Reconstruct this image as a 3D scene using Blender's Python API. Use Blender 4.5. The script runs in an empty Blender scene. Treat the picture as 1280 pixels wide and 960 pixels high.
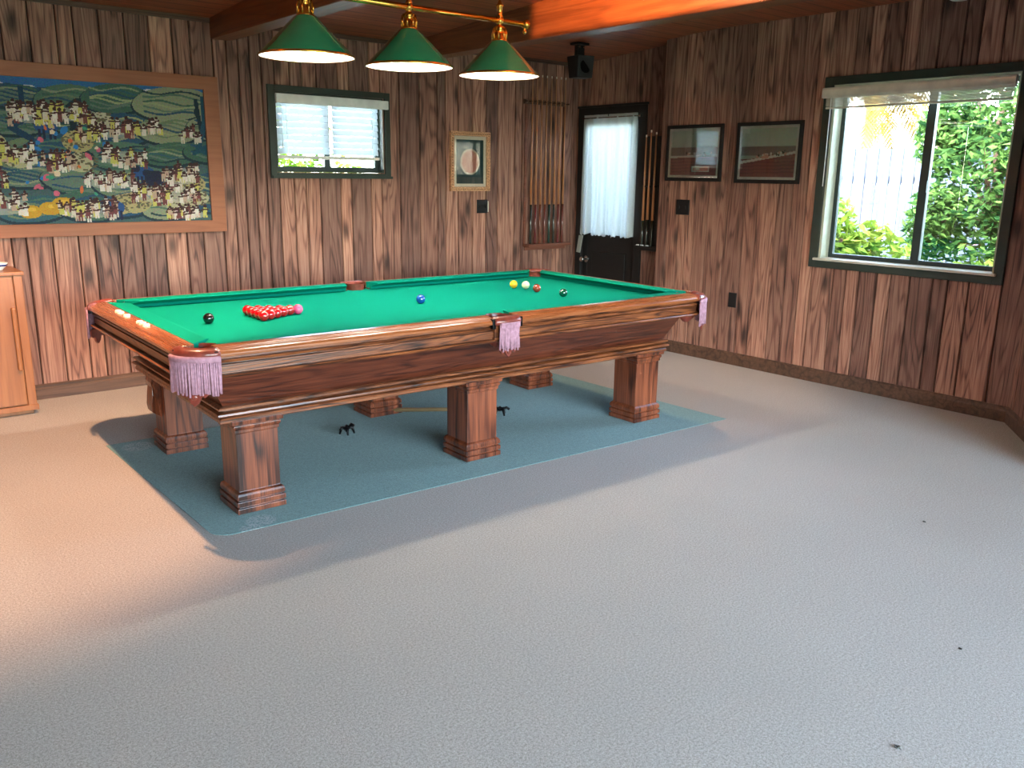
import bpy, bmesh, math, random
import numpy as np
from mathutils import Vector, Matrix
R = random.Random(7)
sc = bpy.context.scene
COL = sc.collection
PI = math.pi

# ---------------------------------------------------------------- camera
F_PX, PITCH, ROLL, YAW, CAM_H = 1073.96, 0.2400, 0.01315, 0.69334, 1.510
fw = Vector((math.sin(YAW)*math.cos(PITCH), math.cos(YAW)*math.cos(PITCH), -math.sin(PITCH)))
rt = Vector((math.cos(YAW), -math.sin(YAW), 0)); up = rt.cross(fw)
cr, sr = math.cos(ROLL), math.sin(ROLL)
r2 = cr*rt + sr*up; u2 = -sr*rt + cr*up
cam = bpy.data.cameras.new('camera'); cam_o = bpy.data.objects.new('camera', cam); COL.objects.link(cam_o)
m3 = Matrix((r2, u2, -fw)).transposed()
cam_o.matrix_world = Matrix.Translation((0, 0, CAM_H)) @ m3.to_4x4()
cam.sensor_fit = 'HORIZONTAL'; cam.sensor_width = 36; cam.lens = F_PX/1280*36
cam.clip_start = 0.05; cam.clip_end = 300
sc.camera = cam_o
# ---------------------------------------------------------------- light
sc.view_settings.view_transform = 'Standard'; sc.view_settings.look = 'None'
sc.view_settings.gamma = 1; sc.view_settings.use_curve_mapping = False
sc.view_settings.exposure = 1.7
w = bpy.data.worlds.new('world'); sc.world = w; w.use_nodes = True
wn = w.node_tree.nodes; wl = w.node_tree.links; wn.clear()
sky = wn.new('ShaderNodeTexSky'); sky.sky_type = 'NISHITA'; sky.sun_disc = False
sky.sun_elevation = math.radians(52); sky.sun_rotation = math.radians(-95)
sky.air_density = 1.0; sky.dust_density = 1.5
hs = wn.new('ShaderNodeHueSaturation'); hs.inputs['Saturation'].default_value = .85; wl.new(sky.outputs[0], hs.inputs['Color'])
bg = wn.new('ShaderNodeBackground'); bg.inputs[1].default_value = 2.75
wo = wn.new('ShaderNodeOutputWorld'); wl.new(hs.outputs[0], bg.inputs[0]); wl.new(bg.outputs[0], wo.inputs[0])
sun = bpy.data.lights.new('sun', 'SUN'); sun.energy = 2.6; sun.angle = math.radians(1.0); sun.color = (1, .95, .85)
sun_o = bpy.data.objects.new('sun', sun); COL.objects.link(sun_o)
sun_o.rotation_euler = Vector((0.75, -0.05, -0.95)).to_track_quat('-Z', 'Y').to_euler()
BULB_STRENGTH = 245.0
SPOT_LEFT, SPOT_RIGHT, SPOT_BEAM = 165.0, 40.0, 130.0

# ---------------------------------------------------------------- helpers
class MB:
    def __init__(s): s.v = []; s.f = []; s.mi = []; s.sm = []; s.c = []
    def face(s, idx, mi=0, sm=False, c=None): s.f.append(idx); s.mi.append(mi); s.sm.append(sm); s.c.append(c)
    def verts(s, vs): n = len(s.v); s.v += [tuple(v) for v in vs]; return n
    def box(s, x0, x1, y0, y1, z0, z1, mi=0, c=None):
        n = s.verts([(x, y, z) for z in (z0, z1) for y in (y0, y1) for x in (x0, x1)])
        for q in ((0,2,3,1),(4,5,7,6),(0,1,5,4),(2,6,7,3),(0,4,6,2),(1,3,7,5)): s.face([n+i for i in q], mi, False, c)
    def tube(s, pts, rad, n=8, mi=0, cap=True, sm=True, up=None):
        pts = [Vector(p) for p in pts]; rad = rad if isinstance(rad, (list, tuple)) else [rad]*len(pts)
        rings = []; prev = None
        for i, p in enumerate(pts):
            d = (pts[min(i+1, len(pts)-1)] - pts[max(i-1, 0)]).normalized()
            a = Vector((0, 0, 1)) if abs(d.z) < .9 else Vector((1, 0, 0))
            if prev is not None: a = prev
            x = (a - d*a.dot(d)).normalized(); y = d.cross(x); prev = x
            rings.append(s.verts([p + (x*math.cos(2*PI*k/n) + y*math.sin(2*PI*k/n))*rad[i] for k in range(n)]))
        for a, b in zip(rings, rings[1:]):
            for k in range(n): s.face([a+k, a+(k+1)%n, b+(k+1)%n, b+k], mi, sm)
        if cap:
            s.face([rings[0]+k for k in range(n)][::-1], mi); s.face([rings[-1]+k for k in range(n)], mi)
    def lathe(s, prof, cx=0, cy=0, n=24, mi=0, sm=True, close=False):
        rings = []
        for (r, z) in prof: rings.append(s.verts([(cx + r*math.cos(2*PI*k/n), cy + r*math.sin(2*PI*k/n), z) for k in range(n)]))
        for a, b in zip(rings, rings[1:]):
            for k in range(n): s.face([a+k, a+(k+1)%n, b+(k+1)%n, b+k], mi, sm)
        return rings
    def ring(s, prof, hl, hw, mi=0, sm=False):
        """profile of (inset, z) swept round a rectangle with mitred corners"""
        rows = []
        for (i, z) in prof: rows.append(s.verts([(-hl+i, -hw+i, z), (hl-i, -hw+i, z), (hl-i, hw-i, z), (-hl+i, hw-i, z)]))
        for a, b in zip(rows, rows[1:]):
            for k in range(4): s.face([a+k, b+k, b+(k+1)%4, a+(k+1)%4], mi, sm)
        return rows
    def sweep(s, sect, a, b, out, ea=None, eb=None, mi=0):
        """cross-section [(d,z)] swept straight from a to b; d runs along 'out'; ea/eb(d) shorten the ends"""
        a = Vector(a); b = Vector(b); out = Vector(out); d = (b-a).normalized()
        n = len(sect)
        A = s.verts([a + out*q[0] + d*(ea(q[0]) if ea else 0) + Vector((0, 0, q[1])) for q in sect])
        B = s.verts([b + out*q[0] - d*(eb(q[0]) if eb else 0) + Vector((0, 0, q[1])) for q in sect])
        for k in range(n): s.face([A+k, A+(k+1)%n, B+(k+1)%n, B+k], mi)
        s.face([A+k for k in range(n)][::-1], mi); s.face([B+k for k in range(n)], mi)
    def build(s, name, mat, parent=None, bevel=0, seg=2, loc=None):
        me = bpy.data.meshes.new(name); me.from_pydata(s.v, [], s.f)
        mats = mat if isinstance(mat, (list, tuple)) else [mat]
        for m in mats: me.materials.append(m)
        me.polygons.foreach_set('material_index', s.mi); me.polygons.foreach_set('use_smooth', s.sm)
        if any(c is not None for c in s.c):
            at = me.color_attributes.new('pl', 'FLOAT_COLOR', 'CORNER'); arr = []
            for f, c in zip(s.f, s.c):
                c = c or (.5, .5, .5, 1)
                arr += list(c)*len(f)
            at.data.foreach_set('color', arr)
        me.update()
        bm = bmesh.new(); bm.from_mesh(me); bmesh.ops.recalc_face_normals(bm, faces=bm.faces) if s.recalc else None; bm.to_mesh(me); bm.free()
        o = bpy.data.objects.new(name, me); COL.objects.link(o)
        if parent: o.parent = parent
        if loc: o.location = loc
        if bevel:
            md = o.modifiers.new('bevel', 'BEVEL'); md.width = bevel; md.segments = seg; md.limit_method = 'ANGLE'; md.angle_limit = math.radians(40)
        return o
    recalc = True

def tag(o, label=None, cat=None, group=None, kind=None):
    if label: o['label'] = label
    if cat: o['category'] = cat
    if group: o['group'] = group
    if kind: o['kind'] = kind
    return o
def empty(name, loc=(0, 0, 0), rz=0, **k):
    o = bpy.data.objects.new(name, None); COL.objects.link(o); o.location = loc; o.rotation_euler = (0, 0, rz); o.empty_display_size = .1
    return tag(o, **k)
def copy_tree(o, parent=None):
    c = o.copy(); COL.objects.link(c); c.parent = parent
    for ch in list(o.children): copy_tree(ch, c)
    return c

# ---------------------------------------------------------------- materials
def srgb(r, g, b):
    f = lambda c: (c/255/12.92) if c/255 <= .04045 else ((c/255+.055)/1.055)**2.4
    return (f(r), f(g), f(b), 1)
class NT:
    def __init__(s, name):
        s.m = bpy.data.materials.new(name); s.m.use_nodes = True; s.t = s.m.node_tree; s.n = s.t.nodes; s.l = s.t.links; s.n.clear()
        s.out = s.n.new('ShaderNodeOutputMaterial')
    def add(s, typ, ins=None, **props):
        n = s.n.new(typ)
        for k, v in props.items(): setattr(n, k, v)
        for k, v in (ins or {}).items():
            if isinstance(v, bpy.types.NodeSocket): s.l.new(v, n.inputs[k])
            else: n.inputs[k].default_value = v
        return n
    def math(s, op, a, b=0.0, c=None):
        d = {0: a, 1: b}
        if c is not None: d[2] = c
        return s.add('ShaderNodeMath', d, operation=op).outputs[0]
    def mix(s, fac, a, b, mode='MIX'):
        n = s.add('ShaderNodeMix', data_type='RGBA', blend_type=mode)
        for i, v in ((0, fac), (6, a), (7, b)):
            if isinstance(v, bpy.types.NodeSocket): s.l.new(v, n.inputs[i])
            else: n.inputs[i].default_value = v
        return n.outputs[2]
    def ramp(s, fac, stops, interp='LINEAR'):
        n = s.add('ShaderNodeValToRGB', {0: fac}); cr = n.color_ramp; cr.interpolation = interp
        while len(cr.elements) > 1: cr.elements.remove(cr.elements[-1])
        cr.elements[0].position = stops[0][0]; cr.elements[0].color = stops[0][1]
        for p, c in stops[1:]: e = cr.elements.new(p); e.color = c
        return n.outputs[0]
    def noise(s, vec, scale, detail=3, rough=.5, dist=0):
        return s.add('ShaderNodeTexNoise', {'Vector': vec, 'Scale': scale, 'Detail': detail, 'Roughness': rough, 'Distortion': dist}).outputs[0]
    def bsdf(s, **ins):
        d = {}
        for k, v in ins.items(): d[k.replace('_', ' ')] = v
        p = s.add('ShaderNodeBsdfPrincipled', d); s.l.new(p.outputs[0], s.out.inputs[0]); return p
    def bump(s, h, strength=.3, dist=.01):
        return s.add('ShaderNodeBump', {'Height': h, 'Strength': strength, 'Distance': dist}).outputs[0]

def plain(name, col, rough=.5, metal=0, coat=0, spec=.5, var=0.06, scale=12):
    t = NT(name); tc = t.add('ShaderNodeTexCoord').outputs['Object']
    n = t.noise(tc, scale, 4)
    d = tuple(c*(1-var*2) for c in col[:3]) + (1,); l = tuple(min(1, c*(1+var*2)) for c in col[:3]) + (1,)
    c = t.ramp(n, [(.3, d), (.7, l)])
    b = t.bsdf(Base_Color=c, Roughness=rough, Metallic=metal, Coat_Weight=coat, Specular_IOR_Level=spec)
    b.inputs['Coat Roughness'].default_value = .12
    return t.m

def wood(name, dark, mid, light, axis='z', rough=.45, coat=0.0, ring=26, size=1.0, contrast=.5, use_attr=False, bump=.15, groove=None):
    t = NT(name); tc = t.add('ShaderNodeTexCoord').outputs['Object']
    st = {'x': (1, 11, 11), 'y': (11, 1, 11), 'z': (11, 11, 1)}[axis]
    if use_attr:
        at = t.add('ShaderNodeAttribute', attribute_name='pl')
        off = t.add('ShaderNodeVectorMath', {0: at.outputs['Color'], 1: (37., 53., 29.)}, operation='MULTIPLY').outputs[0]
        tc2 = t.add('ShaderNodeVectorMath', {0: tc, 1: off}, operation='ADD').outputs[0]
    else: tc2 = tc
    v = t.add('ShaderNodeVectorMath', {0: tc2, 1: tuple(q*size for q in st)}, operation='MULTIPLY').outputs[0]
    n1 = t.noise(v, .55, 2, .45, .3)
    rings = t.math('MULTIPLY_ADD', t.math('SINE', t.math('MULTIPLY', n1, ring*4.0)), .5, .5)
    rings = t.math('POWER', rings, 3.5)
    def streak(fr, al): return t.noise(t.add('ShaderNodeVectorMath', {0: tc2, 1: tuple((al if q == 1 else fr)*size for q in st)}, operation='MULTIPLY').outputs[0], 1.0, 2, .55)
    fine = streak(210.0, 5.0); midst = streak(48.0, 1.4)
    blot = t.noise(tc2, 2.3*size, 3, .55)
    f = t.math('ADD', t.math('MULTIPLY', t.math('SUBTRACT', fine, .5), 1.5), t.math('MULTIPLY', t.math('SUBTRACT', midst, .5), 1.5))
    f = t.math('ADD', f, t.math('MULTIPLY', t.math('SUBTRACT', blot, .5), .9))
    f = t.math('ADD', f, t.math('MULTIPLY', t.math('SUBTRACT', rings, .3), -.55))
    f = t.math('MULTIPLY_ADD', f, contrast, .5)
    c = t.ramp(f, [(0.0, dark), (.45, mid), (1.0, light)])
    if use_attr:
        sep = t.add('ShaderNodeSeparateColor', {0: at.outputs['Color']})
        tone = t.ramp(sep.outputs[0], [(0, (.5, .48, .5, 1)), (.5, (.88, .84, .82, 1)), (1, (1.3, 1.27, 1.2, 1))])
        c = t.mix(1.0, c, tone, 'MULTIPLY')
        # knots
        kv = t.add('ShaderNodeVectorMath', {0: tc2, 1: (5.5, 5.5, 2.2)}, operation='MULTIPLY').outputs[0]
        vo = t.add('ShaderNodeTexVoronoi', {'Vector': kv, 'Scale': 1.0, 'Randomness': 1.0})
        kn = t.ramp(vo.outputs['Distance'], [(.07, (1, 1, 1, 1)), (.26, (0, 0, 0, 1))])
        c = t.mix(t.math('MULTIPLY', kn, .85), c, tuple(q*.35 for q in dark[:3]) + (1,))
    rg = t.math('MULTIPLY_ADD', fine, .25, rough-.12)
    b = t.bsdf(Base_Color=c, Roughness=rg, Coat_Weight=coat, Normal=t.bump(t.math('ADD', fine, rings), bump, .002))
    b.inputs['Coat Roughness'].default_value = .15
    return t.m

M = {}
M['panel'] = wood('wall_plank_wood', srgb(66, 42, 36), srgb(146, 103, 86), srgb(192, 152, 130), 'z', .65, 0, 22, 1, .62, True)
M['groove'] = plain('plank_groove', srgb(28, 17, 12), .9)
M['base'] = wood('baseboard_wood', srgb(40, 27, 20), srgb(78, 54, 40), srgb(112, 82, 62), 'x', .6, 0, 12)
M['oak_x'] = wood('oak_lengthwise', srgb(30, 14, 8), srgb(98, 52, 28), srgb(152, 88, 48), 'x', .35, .25, 22, 1.6, .85)
M['oak_y'] = wood('oak_crosswise', srgb(30, 14, 8), srgb(98, 52, 28), srgb(152, 88, 48), 'y', .35, .25, 22, 1.6, .85)
M['oak_z'] = wood('oak_upright', srgb(40, 17, 9), srgb(98, 48, 28), srgb(142, 76, 46), 'z', .35, .25, 16, .8, .8)
M['oak_red'] = wood('apron_oak', srgb(32, 13, 8), srgb(76, 34, 20), srgb(108, 54, 34), 'x', .35, .25, 22, 1.4, .6)
M['oak_red_y'] = wood('apron_oak_crosswise', srgb(32, 13, 8), srgb(76, 34, 20), srgb(108, 54, 34), 'y', .35, .25, 22, 1.4, .6)
M['railcap'] = wood('rail_cap_wood', srgb(84, 40, 18), srgb(140, 78, 40), srgb(182, 110, 64), 'x', .28, .8, 16, 1, .35)
M['railcap_y'] = wood('rail_cap_wood_crosswise', srgb(84, 40, 18), srgb(140, 78, 40), srgb(182, 110, 64), 'y', .28, .8, 16, 1, .35)
M['beam'] = wood('beam_wood', srgb(52, 26, 14), srgb(112, 62, 34), srgb(150, 92, 54), 'y', .42, .25, 16, 1, .35)
M['ceil'] = None
M['cabinet'] = wood('cabinet_wood', srgb(108, 62, 30), srgb(146, 90, 48), srgb(170, 114, 66), 'z', .4, .3, 10, 1, .25)
M['frame_wood'] = wood('painting_frame_wood', srgb(112, 64, 38), srgb(142, 84, 52), srgb(164, 104, 68), 'x', .55, 0, 10, 1, .25)
M['black_trim'] = plain('black_painted_wood', srgb(20, 22, 22), .45)
M['green_trim'] = plain('dark_green_trim', srgb(44, 56, 48), .5)
M['alu'] = plain('window_frame_metal', srgb(60, 74, 74), .4, .3)
M['white'] = plain('white_paint', srgb(226, 228, 224), .5)
M['cream'] = plain('cream_paint', srgb(214, 208, 190), .5)
M['jamb'] = plain('pale_jamb', srgb(196, 200, 176), .6)
M['brass'] = plain('polished_brass', srgb(226, 176, 84), .18, 1)
M['chrome'] = plain('satin_steel', srgb(190, 190, 186), .25, 1)
M['black'] = plain('black_plastic', srgb(9, 9, 10), .6)
M['iron'] = plain('black_iron', srgb(16, 16, 18), .35, .6)
M['shade_green'] = plain('shade_green', srgb(36, 146, 108), .12, 0, 1.0, .6, .03)
M['shade_white'] = plain('shade_white_inside', srgb(245, 245, 245), .5)
M['leather'] = plain('pocket_leather', srgb(122, 54, 42), .35, 0, .4, .5, .15, 40)
M['leather_dark'] = plain('pocket_net', srgb(72, 32, 24), .6)
M['fringe'] = plain('mauve_fringe', srgb(168, 127, 142), .8, 0, 0, .3, .12, 60)
M['chalk'] = plain('white_chalk', srgb(210, 212, 214), .8)
M['ivory'] = plain('ivory_inlay', srgb(236, 226, 206), .3)

def cloth_mat():
    t = NT('green_baize'); tc = t.add('ShaderNodeTexCoord').outputs['Object']
    n = t.noise(tc, 420, 2); n2 = t.noise(tc, 2.2, 3)
    c = t.mix(n, srgb(0, 112, 92), srgb(6, 132, 112)); c = t.mix(t.math('MULTIPLY', n2, .35), c, srgb(4, 120, 88))
    t.bsdf(Base_Color=c, Roughness=1, Specular_IOR_Level=.04, Normal=t.bump(n, .15, .001)); return t.m
M['cloth'] = cloth_mat()

def carpet(name, a, b, c3, scuff=None):
    t = NT(name); tc = t.add('ShaderNodeTexCoord').outputs['Object']
    n = t.noise(tc, 330, 2, .7); n1 = t.noise(tc, 130, 3, .6); n2 = t.noise(tc, 1.1, 4, .6)
    f = t.math('ADD', t.math('MULTIPLY', n, .6), t.math('MULTIPLY', n1, .4))
    c = t.ramp(f, [(.36, a), (.5, b), (.64, c3)])
    c = t.mix(t.math('MULTIPLY', n2, .3), c, a)
    if scuff:
        for (x, y, r) in scuff:
            d = t.add('ShaderNodeVectorMath', {0: tc, 1: (x, y, 0)}, operation='DISTANCE').outputs['Value']
            k = t.math('LESS_THAN', t.math('ADD', d, t.math('MULTIPLY', n1, r*1.6)), r*1.7)
            k = t.math('MULTIPLY', k, t.math('GREATER_THAN', n1, .5))
            c = t.mix(t.math('MULTIPLY', k, .6), c, srgb(168, 176, 178))
    t.bsdf(Base_Color=c, Roughness=1, Specular_IOR_Level=.1, Sheen_Weight=.2, Normal=t.bump(f, .5, .004)); return t.m
M['carpet'] = carpet('beige_carpet', srgb(112, 105, 94), srgb(164, 157, 145), srgb(197, 190, 178))
M['rug'] = carpet('blue_green_carpet', srgb(70, 100, 98), srgb(108, 150, 144), srgb(138, 176, 168), [(1.42, 3.44, .08), (1.35, 3.38, .06), (1.32, 4.85, .1)])

def ceiling_mat():
    t = NT('ceiling_boards'); tc = t.add('ShaderNodeTexCoord').outputs['Object']
    sp = t.add('ShaderNodeSeparateXYZ', {0: tc})
    q = t.math('DIVIDE', sp.outputs[1], .14); fr = t.math('FRACT', q); fl = t.math('FLOOR', q)
    gr = t.math('LESS_THAN', fr, .06)
    rnd = t.add('ShaderNodeTexWhiteNoise', {'W': fl}, noise_dimensions='1D').outputs[0]
    v = t.add('ShaderNodeVectorMath', {0: tc, 1: (1.2, 14, 1)}, operation='MULTIPLY').outputs[0]
    n = t.noise(v, 2.2, 4, .6, .3)
    c = t.ramp(n, [(.25, srgb(110, 54, 32)), (.55, srgb(160, 86, 54)), (.8, srgb(186, 112, 74))])
    c = t.mix(t.math('MULTIPLY', rnd, .35), c, srgb(70, 36, 24))
    c = t.mix(gr, c, srgb(24, 14, 10))
    t.bsdf(Base_Color=c, Roughness=.5, Normal=t.bump(t.math('SUBTRACT', 1.0, gr), .4, .004)); return t.m
M['ceil'] = ceiling_mat()

def glass_mat(name='window_glass'):
    t = NT(name)
    tr = t.add('ShaderNodeBsdfTransparent', {0: (.97, .985, .98, 1)}); gl = t.add('ShaderNodeBsdfGlossy', {0: (1, 1, 1, 1), 'Roughness': .01})
    fr = t.add('ShaderNodeFresnel', {'IOR': 1.5})
    mx = t.add('ShaderNodeMixShader', {0: fr.outputs[0], 1: tr.outputs[0], 2: gl.outputs[0]}); t.l.new(mx.outputs[0], t.out.inputs[0]); return t.m
M['glass'] = glass_mat()
def thin_mat(name, col, trans=.5, open_=0.0, rough=.8):
    t = NT(name); tc = t.add('ShaderNodeTexCoord').outputs['Object']; n = t.noise(tc, 60, 3)
    c = t.mix(n, tuple(q*.85 for q in col[:3]) + (1,), col)
    d = t.add('ShaderNodeBsdfDiffuse', {0: c}); tl = t.add('ShaderNodeBsdfTranslucent', {0: c})
    mx = t.add('ShaderNodeMixShader', {0: trans, 1: d.outputs[0], 2: tl.outputs[0]}).outputs[0]
    if open_:
        tr = t.add('ShaderNodeBsdfTransparent'); mx = t.add('ShaderNodeMixShader', {0: open_, 1: mx, 2: tr.outputs[0]}).outputs[0]
    t.l.new(mx, t.out.inputs[0]); return t.m
M['curtain'] = thin_mat('sheer_curtain', srgb(196, 200, 192), .45, .05)
M['slat'] = thin_mat('blind_slat', srgb(190, 198, 200), .28)
def leafmat(name, a, b):
    t = NT(name); g = t.add('ShaderNodeNewGeometry'); tc = t.add('ShaderNodeTexCoord').outputs['Object']
    n = t.noise(tc, 3.5, 3); r = t.mix(.5, n, g.outputs['Random Per Island'])
    c = t.ramp(r, [(.3, a), (.7, b)])
    d = t.add('ShaderNodeBsdfDiffuse', {0: c}); tl = t.add('ShaderNodeBsdfTranslucent', {0: c})
    mx = t.add('ShaderNodeMixShader', {0: .4, 1: d.outputs[0], 2: tl.outputs[0]}); t.l.new(mx.outputs[0], t.out.inputs[0]); return t.m
M['leaf_green'] = leafmat('leaf_green', srgb(34, 66, 34), srgb(92, 124, 60))
M['leaf_lime'] = leafmat('leaf_lime', srgb(66, 98, 26), srgb(132, 152, 60))
M['leaf_palm'] = leafmat('leaf_palm', srgb(92, 74, 26), srgb(140, 112, 52))
M['bark'] = plain('bark', srgb(110, 84, 70), .9)
M['fence'] = wood('weathered_fence', srgb(34, 42, 54), srgb(58, 66, 78), srgb(76, 84, 98), 'z', .8, 0, 10, 1, .3)
M['ground'] = plain('garden_ground', srgb(84, 92, 60), .95, scale=3)
M['roof'] = plain('shed_roof', srgb(74, 80, 88), .9)
M['shed'] = plain('shed_wall', srgb(170, 166, 156), .9)
def emit(name, col, s):
    t = NT(name); e = t.add('ShaderNodeEmission', {0: col, 1: s}); t.l.new(e.outputs[0], t.out.inputs[0]); return t.m
M['bulb'] = emit('lit_bulb', (1.0, .88, .74, 1), BULB_STRENGTH)
M['downlight'] = emit('lit_downlight', (1.0, .55, .28, 1), SPOT_LEFT)

def attr_mat(name, rough=.8, coat=0):
    t = NT(name); at = t.add('ShaderNodeAttribute', attribute_name='pl')
    tc = t.add('ShaderNodeTexCoord').outputs['Object']; n = t.noise(tc, 160, 2)
    c = t.mix(t.math('MULTIPLY', n, .25), at.outputs['Color'], (0.02, 0.02, 0.03, 1))
    b = t.bsdf(Base_Color=c, Roughness=rough, Coat_Weight=coat); return t.m
M['canvas'] = attr_mat('painted_canvas', .85)
M['print'] = attr_mat('printed_paper', .6)

# ---------------------------------------------------------------- setting
YB, XR, XD, YSTEP, YF = 6.309, 5.849, 6.02, 5.08, 2.05
def ceil_z(y): return 2.64 - max(0, (y-4.6))/(6.309-4.6)*.11

def plank_wall(name, org, ud, nrm, length, ztop, holes=(), seed=1, base=0.0):
    rr = random.Random(seed); org = Vector(org); ud = Vector(ud); nrm = Vector(nrm); mb = MB(); u = 0.0; th = .012; g = .0025
    def P(u, z, d): q = org + ud*u + nrm*d; return (q.x, q.y, z)
    while u < length - 1e-4:
        wd = rr.choice([.085, .1, .12, .135, .155, .18, .2]); u1 = min(length, u + wd)
        if length - u1 < .04: u1 = length
        col = (rr.random(), rr.random(), rr.random(), 1)
        cuts = sorted({u, u1} | {h for H in holes for h in (H[0], H[1]) if u < h < u1})
        for a, b in zip(cuts, cuts[1:]):
            mid = (a+b)/2; zs = [(base, None)]
            segs = [(base, 99.)]
            for (h0, h1, z0, z1) in holes:
                if h0 < mid < h1:
                    ns = []
                    for s0, s1 in segs:
                        if z0 > s0: ns.append((s0, min(s1, z0)))
                        if z1 < s1: ns.append((max(s0, z1), s1))
                    segs = ns
            ga = g if a == u else 0; gb = g if b == u1 else 0; ca = .004 if ga else 0; cb = .004 if gb else 0
            for z0, z1 in segs:
                za = ztop(P(a, 0, 0)) if z1 > 90 else z1; zb = ztop(P(b, 0, 0)) if z1 > 90 else z1
                n = mb.verts([P(a+ga, z0, 0), P(a+ga+ca, z0, th), P(b-gb-cb, z0, th), P(b-gb, z0, 0),
                              P(a+ga, za, 0), P(a+ga+ca, za, th), P(b-gb-cb, zb, th), P(b-gb, zb, 0)])
                mb.face([n, n+1, n+5, n+4], 0, False, col); mb.face([n+1, n+2, n+6, n+5], 0, False, col); mb.face([n+2, n+3, n+7, n+6], 0, False, col)
                # backing, 8 cm thick
                k = mb.verts([P(a, z0, 0), P(b, z0, 0), P(b, zb, 0), P(a, za, 0), P(a, z0, -.09), P(b, z0, -.09), P(b, zb, -.09), P(a, za, -.09)])
                for q in ((0,1,2,3), (7,6,5,4), (0,4,5,1), (3,2,6,7), (0,3,7,4), (1,5,6,2)): mb.face([k+i for i in q], 1)
        u = u1
    mb.recalc = False
    o = mb.build(name, [M['panel'], M['groove']])
    tag(o, kind='structure'); return o
zt = lambda p: ceil_z(p[1])
XL, YR, XRR = -2.6, -2.6, 4.95
# the planks' front is 12 mm proud of the backing: shift the backing plane outwards by th
T = .012
WB = (2.90, 3.84, 1.50, 2.085)        # back window opening X0 X1 Z0 Z1
WR = (2.26, 3.50, 0.93, 2.15)         # right window opening Y0 Y1 Z0 Z1
plank_wall('wall_back', (XL, YB+T, 0), (1, 0, 0), (0, -1, 0), XD+.1-XL, lambda p: 2.53, [(WB[0]-XL, WB[1]-XL, WB[2], WB[3])], 11)
plank_wall('wall_right', (XR+T, YF, 0), (0, 1, 0), (-1, 0, 0), YSTEP-YF, zt, [(WR[0]-YF, WR[1]-YF, WR[2], WR[3])], 5)
plank_wall('wall_step', (XR+T, YSTEP, 0), (1, 0, 0), (0, 1, 0), XD-XR, lambda p: ceil_z(YSTEP), (), 3)
D0, D1, DZ = 5.47, 6.20, 2.05        # door opening Y0 Y1 top
plank_wall('wall_door_side', (XD+T, YSTEP, 0), (0, 1, 0), (-1, 0, 0), YB-YSTEP, zt, [(D0-YSTEP, D1-YSTEP, -1, DZ)], 9)
ang = Vector((XRR-XR, 1.43-YF, 0)); al = ang.length; ad = ang.normalized()
plank_wall('wall_front_angled', (XR+T, YF, 0), ad, (ad.y, -ad.x, 0) if ad.y*-1 > 9 else (-abs(ad.y), abs(ad.x), 0), al, lambda p: 2.64, (), 21)
plank_wall('wall_front_right', (XRR, 1.43, 0), (0, -1, 0), (-1, 0, 0), 1.43-YR, lambda p: 2.64, (), 22)
plank_wall('wall_front', (XRR, YR, 0), (-1, 0, 0), (0, 1, 0), XRR-XL, lambda p: 2.64, [(.6, 6.2, -1, 2.2)], 23)
plank_wall('wall_left', (XL, YR, 0), (0, 1, 0), (1, 0, 0), YB-YR, zt, (), 24)

b = MB(); b.box(XL-.1, XD+.1, YR-.1, YB+.1, -.12, 0); tag(b.build('floor', M['carpet']), kind='structure')
# rug: the inlaid blue carpet, with one worn round corner
b = MB(); pts = []
cx, cy, r = 1.19+.09, 3.37+.085, .085
for k in range(7): a = PI + k/6*PI/2; pts.append((cx+r*math.cos(a), cy+r*math.sin(a)))
pts += [(4.445, 3.195), (4.42, 4.93), (1.184, 4.975)]
n = b.verts([(x, y, .001) for x, y in pts] + [(x, y, .0028) for x, y in pts]); k = len(pts)
b.face([n+k+i for i in range(k)])
for i in range(k): b.face([n+i, n+(i+1)%k, n+k+(i+1)%k, n+k+i])
tag(b.build('rug', M['rug']), 'blue-green carpet rectangle under the billiard table', 'rug')

# ceiling
b = MB()
ys = [YR-.1, 4.6, YB+.1]; zz = [2.64, 2.64, 2.53]
n = b.verts([(x, y, z+h) for h in (0, .1) for y, z in zip(ys, zz) for x in (XL-.1, XD+.1)])
for h in (0, 6):
    for i in (0, 2): b.face([n+h+i, n+h+i+1, n+h+i+3, n+h+i+2])
for q in ((0,1,7,6), (4,5,11,10), (0,2,8,6), (2,4,10,8), (1,3,9,7), (3,5,11,9)): b.face([n+i for i in q])
tag(b.build('ceiling', M['ceil']), kind='structure')
# roof with eaves
b = MB(); b.box(XL-.8, XD+.12, YR-.9, YB+.7, 2.76, 2.86); tag(b.build('trim_1', M['roof']), kind='structure')

# exposed beams
def beam(x0, x1, lab, y0=YR):
    b = MB(); n = b.verts([(x, y, z) for y in (y0, YB-.002) for (x, z) in ((x0, 2.40), (x1, 2.40), (x1, 2.66), (x0, 2.66))])
    # square-cut end at the wall, 14 mm chamfered lower edges by the bevel
    for q in ((0,1,2,3), (7,6,5,4), (0,4,5,1), (1,5,6,2), (2,6,7,3), (3,7,4,0)): b.face([n+i for i in q])
    o = b.build('ceiling_beam', M['beam'], bevel=.006); return tag(o, lab, 'beam', 'exposed beams under the ceiling')
beam(2.45, 2.60, 'dark brown ceiling beam on the left, above the lights, meeting the wall beside the small window')
beam(4.09, 4.24, 'ceiling beam on the right, glowing orange-brown above the end of the brass lamp bar')
beam(0.80, 0.95, 'dark brown ceiling beam out of view above the wooden cabinet')

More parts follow.
